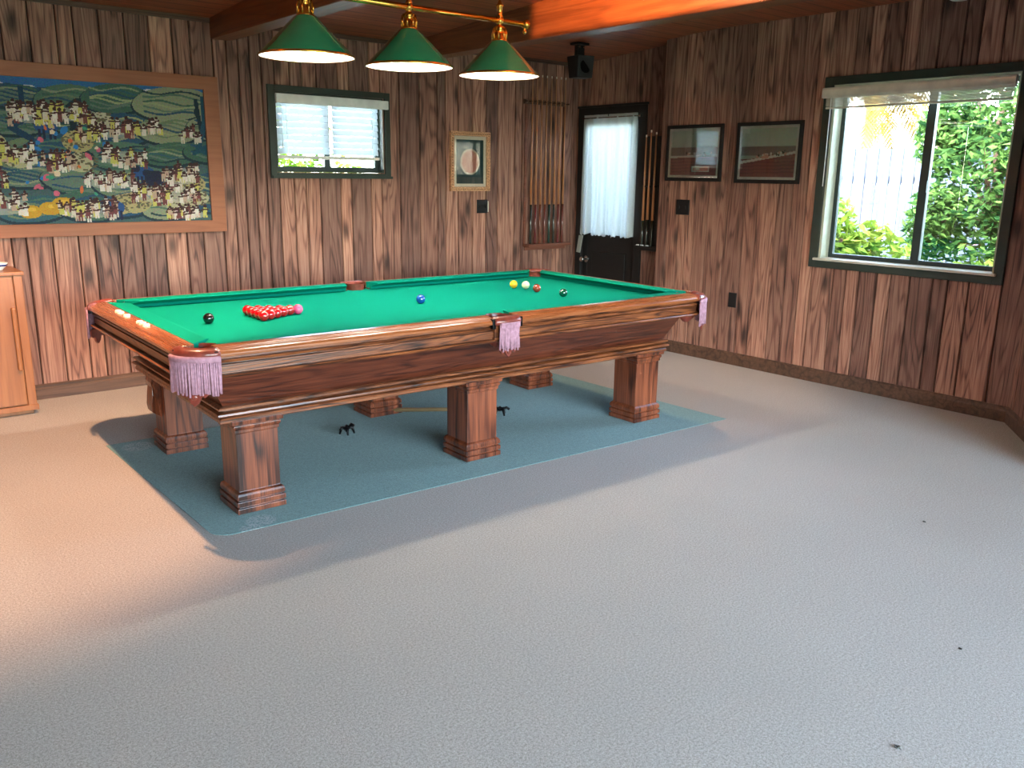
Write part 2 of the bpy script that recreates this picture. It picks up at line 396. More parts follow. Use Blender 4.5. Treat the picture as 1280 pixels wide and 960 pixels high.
# baseboards
def baseboard(name, a, bb, out):
    m = MB(); a = Vector(a); bb = Vector(bb); out = Vector(out)
    m.sweep([(0, 0), (.022, 0), (.022, .07), (.014, .08), (.014, .092), (.006, .1), (0, .1)], a, bb, out)
    tag(m.build(name, M['base']), kind='structure')
baseboard('baseboard_back', (XL, YB, 0), (XD, YB, 0), (0, -1, 0))
baseboard('baseboard_right', (XR, YF, 0), (XR, YSTEP, 0), (-1, 0, 0))
baseboard('baseboard_door_side', (XD, YSTEP, 0), (XD, D0-.09, 0), (-1, 0, 0))
q = Vector((-ad.y, ad.x, 0)); q = q if q.x < 0 and q.y > 0 else -q
baseboard('baseboard_front', (XR, YF, 0), (XRR, 1.43, 0), (ad.y, -ad.x, 0) if (ad.y < 0 and -ad.x > 0) else (-ad.y, ad.x, 0))
b = MB()
b.box(XL, XD, YB-.02, YB, 2.505, 2.535); tag(b.build('trim_2', M['base']), kind='structure')

# windows
def boxframe(mb, ax, a0, a1, z0, z1, d0, d1, w, mi=0):
    """rectangular frame; ax 'x': lies in XZ, depth along y from d0 to d1; ax 'y' likewise"""
    def bx(p0, p1, q0, q1):
        if ax == 'x': mb.box(p0, p1, d0, d1, q0, q1, mi)
        else: mb.box(d0, d1, p0, p1, q0, q1, mi)
    ww = w if isinstance(w, tuple) else (w, w, w, w)  # left right bottom top
    bx(a0, a0+ww[0], z0, z1); bx(a1-ww[1], a1, z0, z1); bx(a0+ww[0], a1-ww[1], z0, z0+ww[2]); bx(a0+ww[0], a1-ww[1], z1-ww[3], z1)

w1 = empty('window_1', ((WB[0]+WB[1])/2, YB, WB[2]), kind='structure')
def loc(mb, name, mat, root, bevel=0):   # build in world coordinates, then parent keeping the place
    o = mb.build(name, mat, None, bevel); o.parent = root
    inv = Matrix.Translation(root.location) @ Matrix.Rotation(root.rotation_euler.z, 4, 'Z')
    o.matrix_parent_inverse = inv.inverted(); return o
b = MB(); boxframe(b, 'x', 2.845, 3.895, 1.455, 2.13, YB-.022, YB-.001, (.05, .05, .04, .045)); loc(b, 'casing', M['green_trim'], w1, .003)
b = MB(); b.box(2.85, 3.90, YB-.04, YB-.02, 1.455, 1.475); loc(b, 'sill', M['green_trim'], w1)
b = MB(); boxframe(b, 'x', 2.901, 3.839, 1.501, 2.084, YB-.002, YB+.13, .012); loc(b, 'jamb', M['green_trim'], w1)
b = MB(); boxframe(b, 'x', 2.913, 3.827, 1.513, 2.072, YB+.07, YB+.10, .03); b.box(3.335, 3.375, YB+.065, YB+.1, 1.515, 2.07); b.box(3.365, 3.39, YB+.075, YB+.105, 1.515, 2.07)
loc(b, 'window_frame', M['alu'], w1)
b = MB(); b.box(2.92, 3.82, YB+.082, YB+.086, 1.52, 2.07); loc(b, 'pane', M['glass'], w1)

w2 = empty('window_2', (XR, (WR[0]+WR[1])/2, WR[2]), kind='structure')
b = MB(); boxframe(b, 'y', 2.20, 3.565, .865, 2.205, XR-.022, XR-.001, (.06, .065, .05, .055)); loc(b, 'casing', M['green_trim'], w2, .003)
b = MB(); b.box(XR-.045, XR+.13, 2.24, 3.52, .918, .935); loc(b, 'sill', M['cream'], w2, .003)
b = MB(); b.box(XR-.004, XR+.14, 3.480, 3.499, .935, 2.149); b.box(XR-.004, XR+.14, 2.261, 2.275, .935, 2.149); b.box(XR-.004, XR+.14, 2.275, 3.48, 2.135, 2.149); loc(b, 'jamb', M['jamb'], w2)
b = MB(); boxframe(b, 'y', 2.275, 3.48, .935, 2.135, XR+.10, XR+.13, .03); b.box(XR+.095, XR+.13, 2.80, 2.845, .936, 2.134); b.box(XR+.11, XR+.14, 2.835, 2.865, .936, 2.134); b.box(XR+.085, XR+.10, 2.80, 2.82, 1.42, 1.5)
loc(b, 'window_frame', M['alu'], w2)
b = MB(); b.box(XR+.115, XR+.119, 2.28, 3.48, .955, 2.13); loc(b, 'pane', M['glass'], w2)

# glazed openings behind the camera
for nm, (x0, x1, y0, y1, zt_), ax in (('window_3', (XRR-6.2, XRR-.6, YR-.06, YR, 2.2), 'x'),):
    wr = empty(nm, ((x0+x1)/2, (y0+y1)/2, 0), kind='structure')
    b = MB()
    if ax == 'y': boxframe(b, 'y', y0, y1, 0, zt_, x0, x1, .06); b.box(x0, x1, (y0+y1)/2-.03, (y0+y1)/2+.03, .06, zt_-.06)
    else:
        boxframe(b, 'x', x0, x1, 0, zt_, y0, y1, .06)
        for k in (1, 2, 3): xx = x0+(x1-x0)*k/4; b.box(xx-.03, xx+.03, y0, y1, .06, zt_-.06)
    loc(b, 'window_frame', M['alu'], wr)
    b = MB(); b.box(x0+(.028 if ax == 'y' else .05), x1-(.028 if ax == 'y' else .05), y0+(.05 if ax == 'y' else .028), y1-(.05 if ax == 'y' else .028), .05, zt_-.05); loc(b, 'pane', M['glass'], wr)
    lt = bpy.data.lights.new(nm+'_portal', 'AREA'); lt.shape = 'RECTANGLE'; lt.cycles.is_portal = True
    lo = bpy.data.objects.new(nm+'_portal', lt); COL.objects.link(lo)
    if ax == 'y': lo.location = (x1+.02, (y0+y1)/2, zt_/2); lo.rotation_euler = (0, PI/2, 0); lt.size = zt_; lt.size_y = y1-y0
    else: lo.location = ((x0+x1)/2, y0-.02, zt_/2); lo.rotation_euler = (PI/2, 0, 0); lt.size = x1-x0; lt.size_y = zt_
lt = bpy.data.lights.new('window_2_portal', 'AREA'); lt.shape = 'RECTANGLE'; lt.cycles.is_portal = True; lt.size = 1.22; lt.size_y = 1.24
lo = bpy.data.objects.new('window_2_portal', lt); COL.objects.link(lo); lo.location = (XR+.16, 2.88, 1.54); lo.rotation_euler = (0, PI/2, 0)

# blinds
bl = empty('window_blind', ((WB[0]+WB[1])/2, YB, 2.085), label='white slatted blind half lowered over the small high window', cat='blind')
b = MB(); b.box(2.90, 3.865, YB-.05, YB-.02, 2.0, 2.066); loc(b, 'valance', M['white'], bl, .004)
b = MB(); b.box(2.91, 3.83, YB+.0, YB+.05, 2.03, 2.075); loc(b, 'headrail', M['white'], bl)
b = MB(); zs = np.linspace(1.66, 2.0, 8)
for z in zs:
    n = 20
    for (xa, xb) in ((2.915, 3.36), (3.385, 3.80)):
        rows = [b.verts([(xa + (xb-xa)*i/n, YB+.025+dy, z+dz+.0012*math.sin(i*1.3+z*40)) for i in range(n+1)]) for dy, dz in ((-.010, -.024), (-.004, .002), (.008, .024))]
        for p, q2 in zip(rows, rows[1:]):
            for i in range(n): b.face([p+i, p+i+1, q2+i+1, q2+i], 0, True)
b.recalc = False; loc(b, 'slats', M['slat'], bl)
b = MB(); b.box(2.915, 3.81, YB+.012, YB+.038, 1.60, 1.625); loc(b, 'bottom_rail', M['white'], bl, .003)
b = MB()
for x in (3.0, 3.372, 3.74): b = MB(); b.box(x-.0015, x+.0015, YB+.006, YB+.008, 1.6, 2.04); loc(b, 'ladder_cord', M['white'], bl)
b = MB(); b.tube([(3.825, YB-.012, 2.0), (3.825, YB-.014, 1.53)], .005, 6); loc(b, 'tilt_wand', M['white'], bl)
b = MB(); b.tube([(2.95, YB-.012, 2.0), (2.95, YB-.014, 1.70)], .002, 5); b.tube([(2.95, YB-.014, 1.70), (2.95, YB-.014, 1.675)], .006, 6)
loc(b, 'cord', M['white'], bl)

bl = empty('window_blind', (XR-.03, 2.9, 2.13), label='cream slatted blind pulled fully up over the large garden window', cat='blind')
b = MB(); b.sweep([(0, -.035), (.03, -.035), (.036, -.02), (.036, .02), (.03, .035), (0, .035)], (XR-.022, 2.275, 2.095), (XR-.022, 3.56, 2.095), (-1, 0, 0)); loc(b, 'valance', M['cream'], bl, .003)
b = MB()
for k in range(9):
    z = 2.058 - k*.0065; b.box(XR-.045, XR-.023, 2.285, 3.53, z-.0018, z+.0018)
loc(b, 'slats', M['cream'], bl)
b = MB(); b.box(XR-.045, XR-.023, 2.285, 3.53, 1.985, 2.0); loc(b, 'bottom_rail', M['cream'], bl, .003)
b = MB(); b.tube([(XR-.048, 3.49, 2.06), (XR-.05, 3.49, 1.45)], .003, 6); loc(b, 'cord', M['white'], bl)

# door on the recessed wall
dr = empty('door_1', (XD, (D0+D1)/2, 0), kind='structure')
b = MB(); b.box(XD-.022, XD+.0, 6.185, 6.265, 0, 2.14); b.box(XD-.022, XD+.0, 5.40, 5.485, 0, 2.14); b.box(XD-.022, XD+.0, 5.485, 6.185, 2.04, 2.14); b.box(XD-.03, XD, 5.39, 6.275, 2.125, 2.145); loc(b, 'casing', M['black_trim'], dr, .003)
b = MB(); b.box(XD+.02, XD+.06, 5.475, 5.545, .005, 2.045); b.box(XD+.02, XD+.06, 6.13, 6.195, .005, 2.045); b.box(XD+.02, XD+.06, 5.545, 6.13, 1.98, 2.045); b.box(XD+.02, XD+.06, 5.545, 6.13, .005, .97)
loc(b, 'door_leaf', M['black_trim'], dr, .003)
b = MB(); b.box(XD+.012, XD+.02, 5.62, 6.06, .15, .78); loc(b, 'panel', M['black_trim'], dr, .006)
b = MB(); b.box(XD+.036, XD+.04, 5.535, 6.14, .96, 1.99); loc(b, 'pane', M['glass'], dr)
b = MB(); b.tube([(XD+.02, 6.14, .70), (XD-.02, 6.14, .70), (XD-.045, 6.14, .70), (XD-.06, 6.14, .70)], [.012, .012, .03, .018], 14); b.tube([(XD+.02, 6.14, .70), (XD+.012, 6.14, .70)], .032, 16); loc(b, 'door_handle', M['chrome'], dr)

# sheer curtain on the door
cu = empty('curtain', (XD, 5.85, 2.06), label='white sheer gathered curtain hanging over the glass of the dark door', cat='curtain')
b = MB(); nu, nv = 90, 30; rr = random.Random(4); ph = [rr.uniform(0, 6) for _ in range(6)]
rows = []
for j in range(nv+1):
    v = j/nv; z = 2.058 - v*(2.058-.945); row = []
    for i in range(nu+1):
        u = i/nu; y = 5.50 + u*(6.175-5.50) + (0.018*v if u > .5 else -.012*v)*0
        a = .006 + .010*v
        f = 1.6*a*(math.sin(u*46+ph[0]+1.2*v*math.sin(u*7)) + .6*math.sin(u*83+ph[1]) + .8*math.sin(u*21+ph[2]+v*1.5))
        if v > .94: f += .008*math.sin(u*150)
        if v < .04: f *= .5
        row.append((XD-.03+f*.8, y, z + (.008*math.sin(u*120)+.006*math.sin(u*31) if j == nv else 0)))
    rows.append(b.verts(row))
for p, q2 in zip(rows, rows[1:]):
    for i in range(nu): b.face([p+i, p+i+1, q2+i+1, q2+i], 0, True)
b.recalc = False; loc(b, 'curtain_fabric', M['curtain'], cu)
b = MB(); b.tube([(XD-.03, 5.47, 2.03), (XD-.03, 6.2, 2.03)], .006, 8); b.tube([(XD-.03, 5.475, 2.03), (XD-.03, 5.455, 2.03)], .012, 8); loc(b, 'curtain_rod', M['chrome'], cu)
b = MB(); n1 = b.verts([(XD-.035, 6.20, .93), (XD-.035, 6.145, .93), (XD-.04, 6.175, .76), (XD-.04, 6.225, .765), (XD-.028, 6.2, .93), (XD-.028, 6.145, .93), (XD-.033, 6.175, .76), (XD-.033, 6.225, .765)])
for q in ((0,1,2,3), (4,7,6,5), (0,4,5,1), (1,5,6,2), (2,6,7,3), (3,7,4,0)): b.face([n1+i for i in q])
loc(b, 'tie_band', M['curtain'], cu)

# ---------------------------------------------------------------- billiard table
HL, HW, H = 1.6073, .8541, .81
t0 = -0.02897; c0, s0 = math.cos(t0), math.sin(t0)
X0, Y0 = 1.11435, 3.3620
TC = (X0 + c0*HL - s0*HW, Y0 + s0*HL + c0*HW, 0.0)
def TW(u, v, z): # table coordinates (from near left corner) -> world
    return (X0 + c0*u - s0*v, Y0 + s0*u + c0*v, z)
tb = empty('billiard_table', TC, t0, label='large carved oak billiard table with green cloth, fringed pockets and six square legs', cat='billiard table')
T = {}
CR = .14            # corner pocket cut
MPH = .075          # half width of the middle pocket gap
capsec = [(0, .775), (0, .788), (.006, .796), (.018, .8), (.022, .803), (.05, .811), (.055, .808), (.06, .812), (.088, .8135), (.088, .775)]
def rail_runs():
    # (a, b, out(inwards), material axis)
    return [((-HL+CR, -HW, 0), (-MPH, -HW, 0), (0, 1, 0), 'x'), ((MPH, -HW, 0), (HL-CR, -HW, 0), (0, 1, 0), 'x'),
            ((HL-CR, HW, 0), (MPH, HW, 0), (0, -1, 0), 'x'), ((-MPH, HW, 0), (-HL+CR, HW, 0), (0, -1, 0), 'x'),
            ((HL, -HW+CR, 0), (HL, HW-CR, 0), (-1, 0, 0), 'y'), ((-HL, HW-CR, 0), (-HL, -HW+CR, 0), (1, 0, 0), 'y')]
cush = [(.088, .768), (.088, .8135), (.170, .8125), (.184, .811), (.187, .808), (.184, .805), (.140, .786), (.136, .768)]
for a, bb, out, ax in rail_runs():
    m = MB(); m.sweep(capsec, a, bb, out); r = m.build('rail', M['railcap'] if ax == 'x' else M['railcap_y'], tb, .002)
    m = MB()
    def e_corner(d): return max(0, (d-.088))*1.0 + .01 - (.04 if d < .12 else 0)*0
    def e_mid(d): return max(0, (d-.088))*.35
    isx = ax == 'x'
    ea = e_mid if (isx and abs(a[0]) < .2) else e_corner; eb = e_mid if (isx and abs(bb[0]) < .2) else e_corner
    m.sweep(cush, a, bb, out, ea, eb); m.build('cushion', M['cloth'], tb, .003)
    # oak face below the cap with its mouldings
    m = MB(); m.sweep([(.014, .775), (.014, .772), (.038, .770), (.038, .760), (.018, .758), (.014, .752), (.018, .747), (.034, .745), (.034, .740), (.020, .738), (.020, .707), (.028, .705), (.028, .700), (.004, .698), (.0, .692), (.004, .686), (.03, .684), (.12, .684), (.12, .775)], a, bb, out)
    m.build('rail_face', M['oak_x'] if isx else M['oak_y'], tb)
# corner blocks under the pocket irons (close the rail faces round the corners)
for sx in (-1, 1):
    for sy in (-1, 1):
        m = MB(); cx_, cy_ = sx*(HL-CR), sy*(HW-CR); K = 8
        prof = [(CR-.030, .77), (CR-.030, .705), (CR-.02, .70), (CR-.014, .69), (CR-.03, .684)]
        rows = []
        for (rd, z) in prof: rows.append(m.verts([(cx_+sx*rd*math.cos(k/K*PI/2), cy_+sy*rd*math.sin(k/K*PI/2), z) for k in range(K+1)]))
        for p, q2 in zip(rows, rows[1:]):
            for k in range(K): m.face([p+k, p+k+1, q2+k+1, q2+k], 0, True)
        # inner returns so it has thickness
        m.face([rows[-1]+k for k in range(K+1)] + [m.verts([(cx_-sx*.04, cy_-sy*.04, .684)])], 0)
        m.build('pocket_block', M['oak_y'], tb)
        # iron
        m = MB(); N = 14; sec = [(-.026, .772), (-.004, .770), (.006, .780), (.006, .794), (-.004, .806), (-.03, .814), (-.05, .806), (-.05, .78)]
        rows = []
        for k in range(N+1):
            a_ = -.04 + (PI/2+.08)*k/N; rr_ = CR
            rows.append(m.verts([(cx_+sx*(rr_+q[0])*math.cos(a_), cy_+sy*(rr_+q[0])*math.sin(a_), q[1]) for q in sec]))
        L8 = len(sec)
        for p, q2 in zip(rows, rows[1:]):
            for k in range(L8): m.face([p+k, p+(k+1)%L8, q2+(k+1)%L8, q2+k], 0, True)
        m.face([rows[0]+k for k in range(L8)]); m.face([rows[-1]+k for k in range(L8)])
        pk = m.build('pocket', M['leather'], tb)
        # brackets at the two ends of the iron
        m = MB(); m.box(cx_-sx*.0, cx_+sx*.018, sy*(HW+.003), sy*(HW-.02), .755, .802); m.build('pocket_iron', M['iron'], pk, .003)
        m = MB(); m.box(sx*(HL+.003), sx*(HL-.02), cy_, cy_+sy*.018, .755, .802); m.build('pocket_iron', M['iron'], pk, .003)
        # leather lining standing round the drop and the drop bag
        m = MB(); px_, py_ = sx*(HL-.115), sy*(HW-.115); K = 20
        prof = [(.072, .806), (.068, .80), (.064, .775), (.062, .72), (.05, .66), (.02, .63)]
        m.lathe(prof, px_, py_, K); rws = None
        m.build('pocket_bag', M['leather'], pk)
        # fringe: strands hanging from the iron
        m = MB(); rr2 = random.Random(int(31+sx*3+sy)); NS = 30
        for k in range(NS):
            a_ = .0 + (PI/2)*k/(NS-1); rd = CR+.012
            bx_, by_ = cx_+sx*rd*math.cos(a_), cy_+sy*rd*math.sin(a_); ln = .150+rr2.uniform(-.008, .012)
            dx_, dy_ = rr2.uniform(-.004, .004), rr2.uniform(-.004, .004)
            m.tube([(bx_, by_, .778), (bx_+dx_*.4, by_+dy_*.4, .72), (bx_+dx_, by_+dy_, .778-ln)], [.0042, .0048, .0055], 5)
        K2 = 16; rows = [m.verts([(cx_+sx*(CR+.008+dr_)*math.cos(PI/2*k/K2), cy_+sy*(CR+.008+dr_)*math.sin(PI/2*k/K2), z) for k in range(K2+1)]) for dr_, z in ((0, .784), (.010, .782), (.010, .760), (0, .758))]
        for p, q2 in zip(rows, rows[1:]):
            for k in range(K2): m.face([p+k, p+k+1, q2+k+1, q2+k], 0, True)
        m.recalc = False; m.build('fringe', M['fringe'], pk)
        # tooled leather shield below the fringe
        m = MB()
        qx, qy = cx_+sx*.088, cy_+sy*.088
        nx, ny = sx*.7071, sy*.7071; tx, ty = -ny, nx
        outl = [(-.055, .66), (-.065, .63), (-.045, .612), (-.03, .618), (-.018, .59), (0, .575), (.018, .59), (.03, .618), (.045, .612), (.065, .63), (.055, .66)]
        n1 = m.verts([(qx+tx*a_+nx*(.012+.004*math.cos(a_*60)), qy+ty*a_+ny*(.012+.004*math.cos(a_*60)), z) for a_, z in outl] + [(qx+tx*a_, qy+ty*a_, z) for a_, z in outl])
        Lo = len(outl); m.face([n1+k for k in range(Lo)]); m.face([n1+Lo+k for k in range(Lo)][::-1])
        for k in range(Lo): m.face([n1+k, n1+(k+1)%Lo, n1+Lo+(k+1)%Lo, n1+Lo+k])
        for a_, z, r_ in ((-.04, .637, .013), (0, .615, .015), (.04, .637, .013)):
            ctr = Vector((qx+tx*a_+nx*.014, qy+ty*a_+ny*.014, z)); m.tube([ctr-Vector((nx, ny, 0))*.01, ctr, ctr+Vector((nx, ny, 0))*.006], [r_, r_, r_*.5], 10)
        m.build('pocket_shield', M['leather'], pk, .002)
# middle pockets
for sy in (-1, 1):
    m = MB(); N = 12; sec = [(-.02, .772), (0, .770), (.008, .780), (.008, .794), (-.002, .806), (-.028, .814), (-.045, .806), (-.045, .78)]; rows = []
    for k in range(N+1):
        a_ = -1 + 2*k/N; xx = a_*(MPH+.006); bul = .016*(1-a_*a_)
        rows.append(m.verts([(xx, sy*(HW+bul+q[0]), q[1]) for q in sec]))
    for p, q2 in zip(rows, rows[1:]):
        for k in range(8): m.face([p+k, p+(k+1)%8, q2+(k+1)%8, q2+k], 0, True)
    m.face([rows[0]+k for k in range(8)]); m.face([rows[-1]+k for k in range(8)])
    pk = m.build('pocket', M['leather'], tb)
    for q_ in (-MPH-.02, MPH-.002): m = MB(); m.box(q_, q_+.022, sy*(HW+.004), sy*(HW-.02), .752, .804); m.build('pocket_iron', M['iron'], pk, .003)
    m = MB(); m.lathe([(.062, .808), (.060, .80), (.056, .775), (.055, .72), (.045, .66), (.02, .64)], 0, sy*(HW-.085), 20); m.build('pocket_bag', M['leather'], pk)
    m = MB(); rr2 = random.Random(9); NS = 20
    for k in range(NS):
        a_ = -1+2*k/(NS-1); xx = a_*.058; yy = sy*(HW+.020+.012*(1-a_*a_)); ln = .13+rr2.uniform(-.01, .015); dx_ = rr2.uniform(-.005, .005)
        m.tube([(xx, yy, .778), (xx+dx_*.3, yy+.002, .72), (xx*1.06+dx_, yy, .778-ln)], [.0042, .0046, .005], 5)
    m.box(-.06, .06, sy*(HW+.012), sy*(HW+.030), .76, .784); m.recalc = False; m.build('fringe', M['fringe'], pk)
    m = MB(); outl = [(-.05, .67), (-.055, .645), (-.04, .622), (-.025, .64), (-.012, .615), (0, .603), (.012, .615), (.025, .64), (.04, .622), (.055, .645), (.05, .67)]
    n1 = m.verts([(a_, sy*(HW+.012), z) for a_, z in outl] + [(a_, sy*(HW-.006), z) for a_, z in outl]); Lo = len(outl)
    m.face([n1+k for k in range(Lo)]); m.face([n1+Lo+k for k in range(Lo)][::-1])
    for k in range(Lo): m.face([n1+k, n1+(k+1)%Lo, n1+Lo+(k+1)%Lo, n1+Lo+k])
    for a_, z in ((-.035, .642), (0, .632), (.035, .642)): m.tube([(a_, sy*(HW-.004), z), (a_, sy*(HW+.014), z), (a_, sy*(HW+.018), z)], [.011, .011, .005], 10)
    m.build('pocket_shield', M['leather'], pk, .002)
    # block closing the face behind the fringe
    m = MB(); m.box(-MPH, MPH, sy*(HW-.006), sy*(HW-.03), .686, .772); m.build('pocket_block', M['oak_x'], tb)
# bed with notched pockets
m = MB(); out = []
def arc(cx_, cy_, r_, a0, a1, n=10): return [(cx_+r_*math.cos(a0+(a1-a0)*k/n), cy_+r_*math.sin(a0+(a1-a0)*k/n)) for k in range(n+1)]
iL, iW = HL-.1, HW-.1; pr = .066; px_, py_ = HL-.115, HW-.115
def notch(sx, sy):
    pts_ = arc(px_, py_, pr, math.radians(-75), math.radians(-195), 12)   # as seen in the + + corner, from the x edge to the y edge
    return [(sx*x, sy*y) for x, y in pts_]
def edge_notch_mid(sy):
    pts_ = arc(0, HW-.085, .058, math.radians(0), math.radians(-180), 12)
    return [(x, sy*y) for x, y in pts_]
poly = []
poly += [(-x, y) for x, y in [(iL, iW-.1)]]*0
pp = notch(1, 1)     # starts near (px, py-pr) ends near (px-pr, py)
poly = [(iL, 0)] + [(iL, py_-pr-.01)] + pp + [(px_-pr-.01, iW)] + [(.08, iW)] + edge_notch_mid(1) + [(-.08, iW)] + [(-(px_-pr-.01), iW)] + [(-x, y) for x, y in pp[::-1]] + [(-iL, py_-pr-.01)]
low = [(x, -y) for x, y in poly[1:]][::-1]
poly = poly[1:] + low
n1 = m.verts([(x, y, .768) for x, y in poly] + [(x, y, .745) for x, y in poly]); Lp = len(poly)
m.face([n1+k for k in range(Lp)]); m.face([n1+Lp+k for k in range(Lp)][::-1])
for k in range(Lp): m.face([n1+k, n1+Lp+k, n1+Lp+(k+1)%Lp, n1+(k+1)%Lp])
m.build('playing_surface', M['cloth'], tb)
# sloping apron: long sides and ends
for mat, ks in ((M['oak_red'], (0,)), (M['oak_red_y'], (1,)), (M['oak_red'], (2,)), (M['oak_red_y'], (3,))):
    m = MB(); prof = [(.115, .70), (.118, .686), (.128, .68), (.215, .506)]
    rows = [[(-HL+i, -HW+i, z), (HL-i, -HW+i, z), (HL-i, HW-i, z), (-HL+i, HW-i, z)] for i, z in prof]
    for k in ks:
        for p, q2 in zip(rows, rows[1:]):
            n1 = m.verts([p[k], p[(k+1)%4], q2[(k+1)%4], q2[k]]); m.face([n1+3, n1+2, n1+1, n1])
        # inner side
        n1 = m.verts([(p_[0]*.97, p_[1]*.96, p_[2]) for p_ in (rows[0][k], rows[0][(k+1)%4], rows[-1][(k+1)%4], rows[-1][k])]); m.face([n1, n1+1, n1+2, n1+3])
    m.recalc = False; m.build('apron', mat, tb)
m = MB(); pf = [(.216, .514), (.196, .512), (.186, .507), (.186, .499), (.194, .496), (.214, .494), (.214, .489), (.194, .487), (.182, .482), (.180, .474), (.186, .468), (.212, .466), (.212, .461), (.196, .459), (.192, .452), (.192, .440), (.198, .436), (.26, .434), (.26, .514)]
m.ring(pf, HL, HW); m.recalc = False; mo = m.build('lower_moulding', M['oak_x'], tb); mo.data.flip_normals()
m = MB(); m.box(-HL+.25, HL-.25, -HW+.25, HW-.25, .46, .50); m.build('underframe', M['leather_dark'], tb)
# legs
def square_lathe(m, prof, cx_, cy_):
    rows = [m.verts([(cx_-h, cy_-h, z), (cx_+h, cy_-h, z), (cx_+h, cy_+h, z), (cx_-h, cy_+h, z)]) for h, z in prof]
    for p, q2 in zip(rows, rows[1:]):
        for k in range(4): m.face([p+k, p+(k+1)%4, q2+(k+1)%4, q2+k])
    m.face([rows[0]+k for k in range(4)][::-1]); m.face([rows[-1]+k for k in range(4)])
LEGP = [(.114, 0), (.114, .024), (.104, .026), (.104, .032), (.114, .034), (.114, .056), (.104, .058), (.104, .064), (.112, .066), (.112, .082), (.108, .092), (.102, .098), (.097, .100), (.097, .372), (.103, .374), (.103, .390), (.108, .394), (.110, .408), (.104, .410), (.104, .414), (.118, .416), (.120, .436)]
legs = []
for u in (.244+.112, 1.489+.112, 2.763+.112):
    for v in (.191+.112, 1.708-.245-.112+.0):
        m = MB(); square_lathe(m, [(h, z+.007) for h, z in LEGP], u-HL, v-HW); legs.append((u, v, m.build('leg', M['oak_z'], tb, .002)))
# scrolled brackets on the outer faces of the far legs
for u, v, lo_ in legs:
    if v > 1:
        sx = -1 if u < 1 else (1 if u > 2 else 0)
        if not sx: continue
        m = MB(); cx_ = u-HL+sx*.090; cy_ = v-HW
        pf = [(0, .42), (.05, .42), (.058, .40), (.05, .37), (.055, .33), (.062, .27), (.058, .235), (.035, .215), (.012, .20), (0, .185)]
        hwid = [.06, .06, .058, .045, .05, .05, .045, .03, .015, .01]
        for k in range(len(pf)): pass
        A = m.verts([(cx_+sx*d, cy_-hw_, z) for (d, z), hw_ in zip(pf, hwid)]); B = m.verts([(cx_+sx*d, cy_+hw_, z) for (d, z), hw_ in zip(pf, hwid)]); n_ = len(pf)
        for k in range(n_): m.face([A+k, A+(k+1)%n_, B+(k+1)%n_, B+k])
        m.face([A+k for k in range(n_)]); m.face([B+k for k in range(n_)][::-1])
        m.build('leg_bracket', M['oak_z'], lo_, .004)
# ivory score markers on the left rail
m_ = None
for v in (1.19, 1.14, 1.03, .81, .76, .70):
    m = MB(); m.lathe([(0.0001, .822), (.012, .821), (.016, .817), (.017, .808)], .056-HL, v-HW, 14); m.build('score_marker', M['ivory'], tb)
# straps hanging under the frame
for u, v in ((2.92, 1.3), (2.97, 1.32), (2.40, 1.42)):
    m = MB(); m.tube([(u-HL, v-HW, .45), (u-HL+.006, v-HW, .36), (u-HL-.004, v-HW, .28), (u-HL+.008, v-HW, .25)], [.008, .007, .009, .006], 8); m.build('hanging_strap', M['fringe'], tb)

# rests on the floor
def spider(loc_, rz, lab, stick=None):
    loc_ = (loc_[0], loc_[1], loc_[2]+.006)
    r = empty('cue_rest', loc_, rz, label=lab, cat='cue rest')
    m = MB(); rr2 = random.Random(3)
    for k in range(4):
        a_ = k*PI/2+PI/4; m.tube([(0, 0, .035), (.03*math.cos(a_), .03*math.sin(a_), .04), (.042*math.cos(a_), .042*math.sin(a_), .002)], [.012, .010, .006], 6)
    m.tube([(-.06, 0, .038), (-.04, 0, .05), (-.02, 0, .036), (0, 0, .05), (.02, 0, .036), (.04, 0, .05), (.06, 0, .038)], .009, 6)
    m.build('rest_head', M['iron'], r)
    if stick:
        m = MB(); m.tube(stick, [.010]+[.013]*(len(stick)-2)+[.015], 10); m.build('shaft', M['pine'], r)
    return r
M['pine'] = wood('pale_cue_wood', srgb(96, 76, 50), srgb(136, 112, 78), srgb(160, 138, 100), 'x', .3, .6, 8, 1, .25)
M['cue'] = wood('cue_shaft_wood', srgb(132, 80, 48), srgb(176, 118, 76), srgb(202, 148, 104), 'z', .3, .6, 8, 1, .25)
spider((2.345, 4.332, .007), .4, 'small black metal cross rest head lying alone on the blue carpet')
hd = Vector((3.32, 4.112, .007)); tl_ = Vector((2.77, 4.60, .02)); dv = tl_-hd; az = math.atan2(dv.y, dv.x)
spider(tuple(hd), az, 'long brown wooden cue rest lying behind the middle leg of the table', [(0.0, 0, .035), (dv.length*.5, 0, .028), (dv.length, 0, .016)])

# ---------------------------------------------------------------- balls
def ballmat(name, col): return plain('ball_'+name, col, .08, 0, 1.0, .6, .0)
BR = .0268; bz = .768+BR
bm = bmesh.new(); bmesh.ops.create_uvsphere(bm, u_segments=32, v_segments=20, radius=BR)
for f in bm.faces: f.smooth = True
ball_me = bpy.data.meshes.new('billiard_ball'); bm.to_mesh(ball_me); bm.free()
def ball(u, v, mat, lab, grp='snooker balls on the table'):
    me = ball_me.copy(); me.materials.append(mat); o = bpy.data.objects.new('billiard_ball', me); COL.objects.link(o); o.location = TW(u, v, bz)
    tag(o, lab, 'ball', grp); return o
ball(.39, .847, ballmat('black', srgb(10, 10, 11)), 'black ball alone near the left end of the cloth')
ball(.879, .885, ballmat('pink', srgb(232, 84, 132)), 'pink ball touching the tip of the red triangle')
ball(1.627, .855, ballmat('blue', srgb(20, 84, 170)), 'blue ball alone at the centre of the table')
ball(2.512, 1.11, ballmat('yellow', srgb(232, 176, 24)), 'yellow ball beside the cream ball near the far pocket')
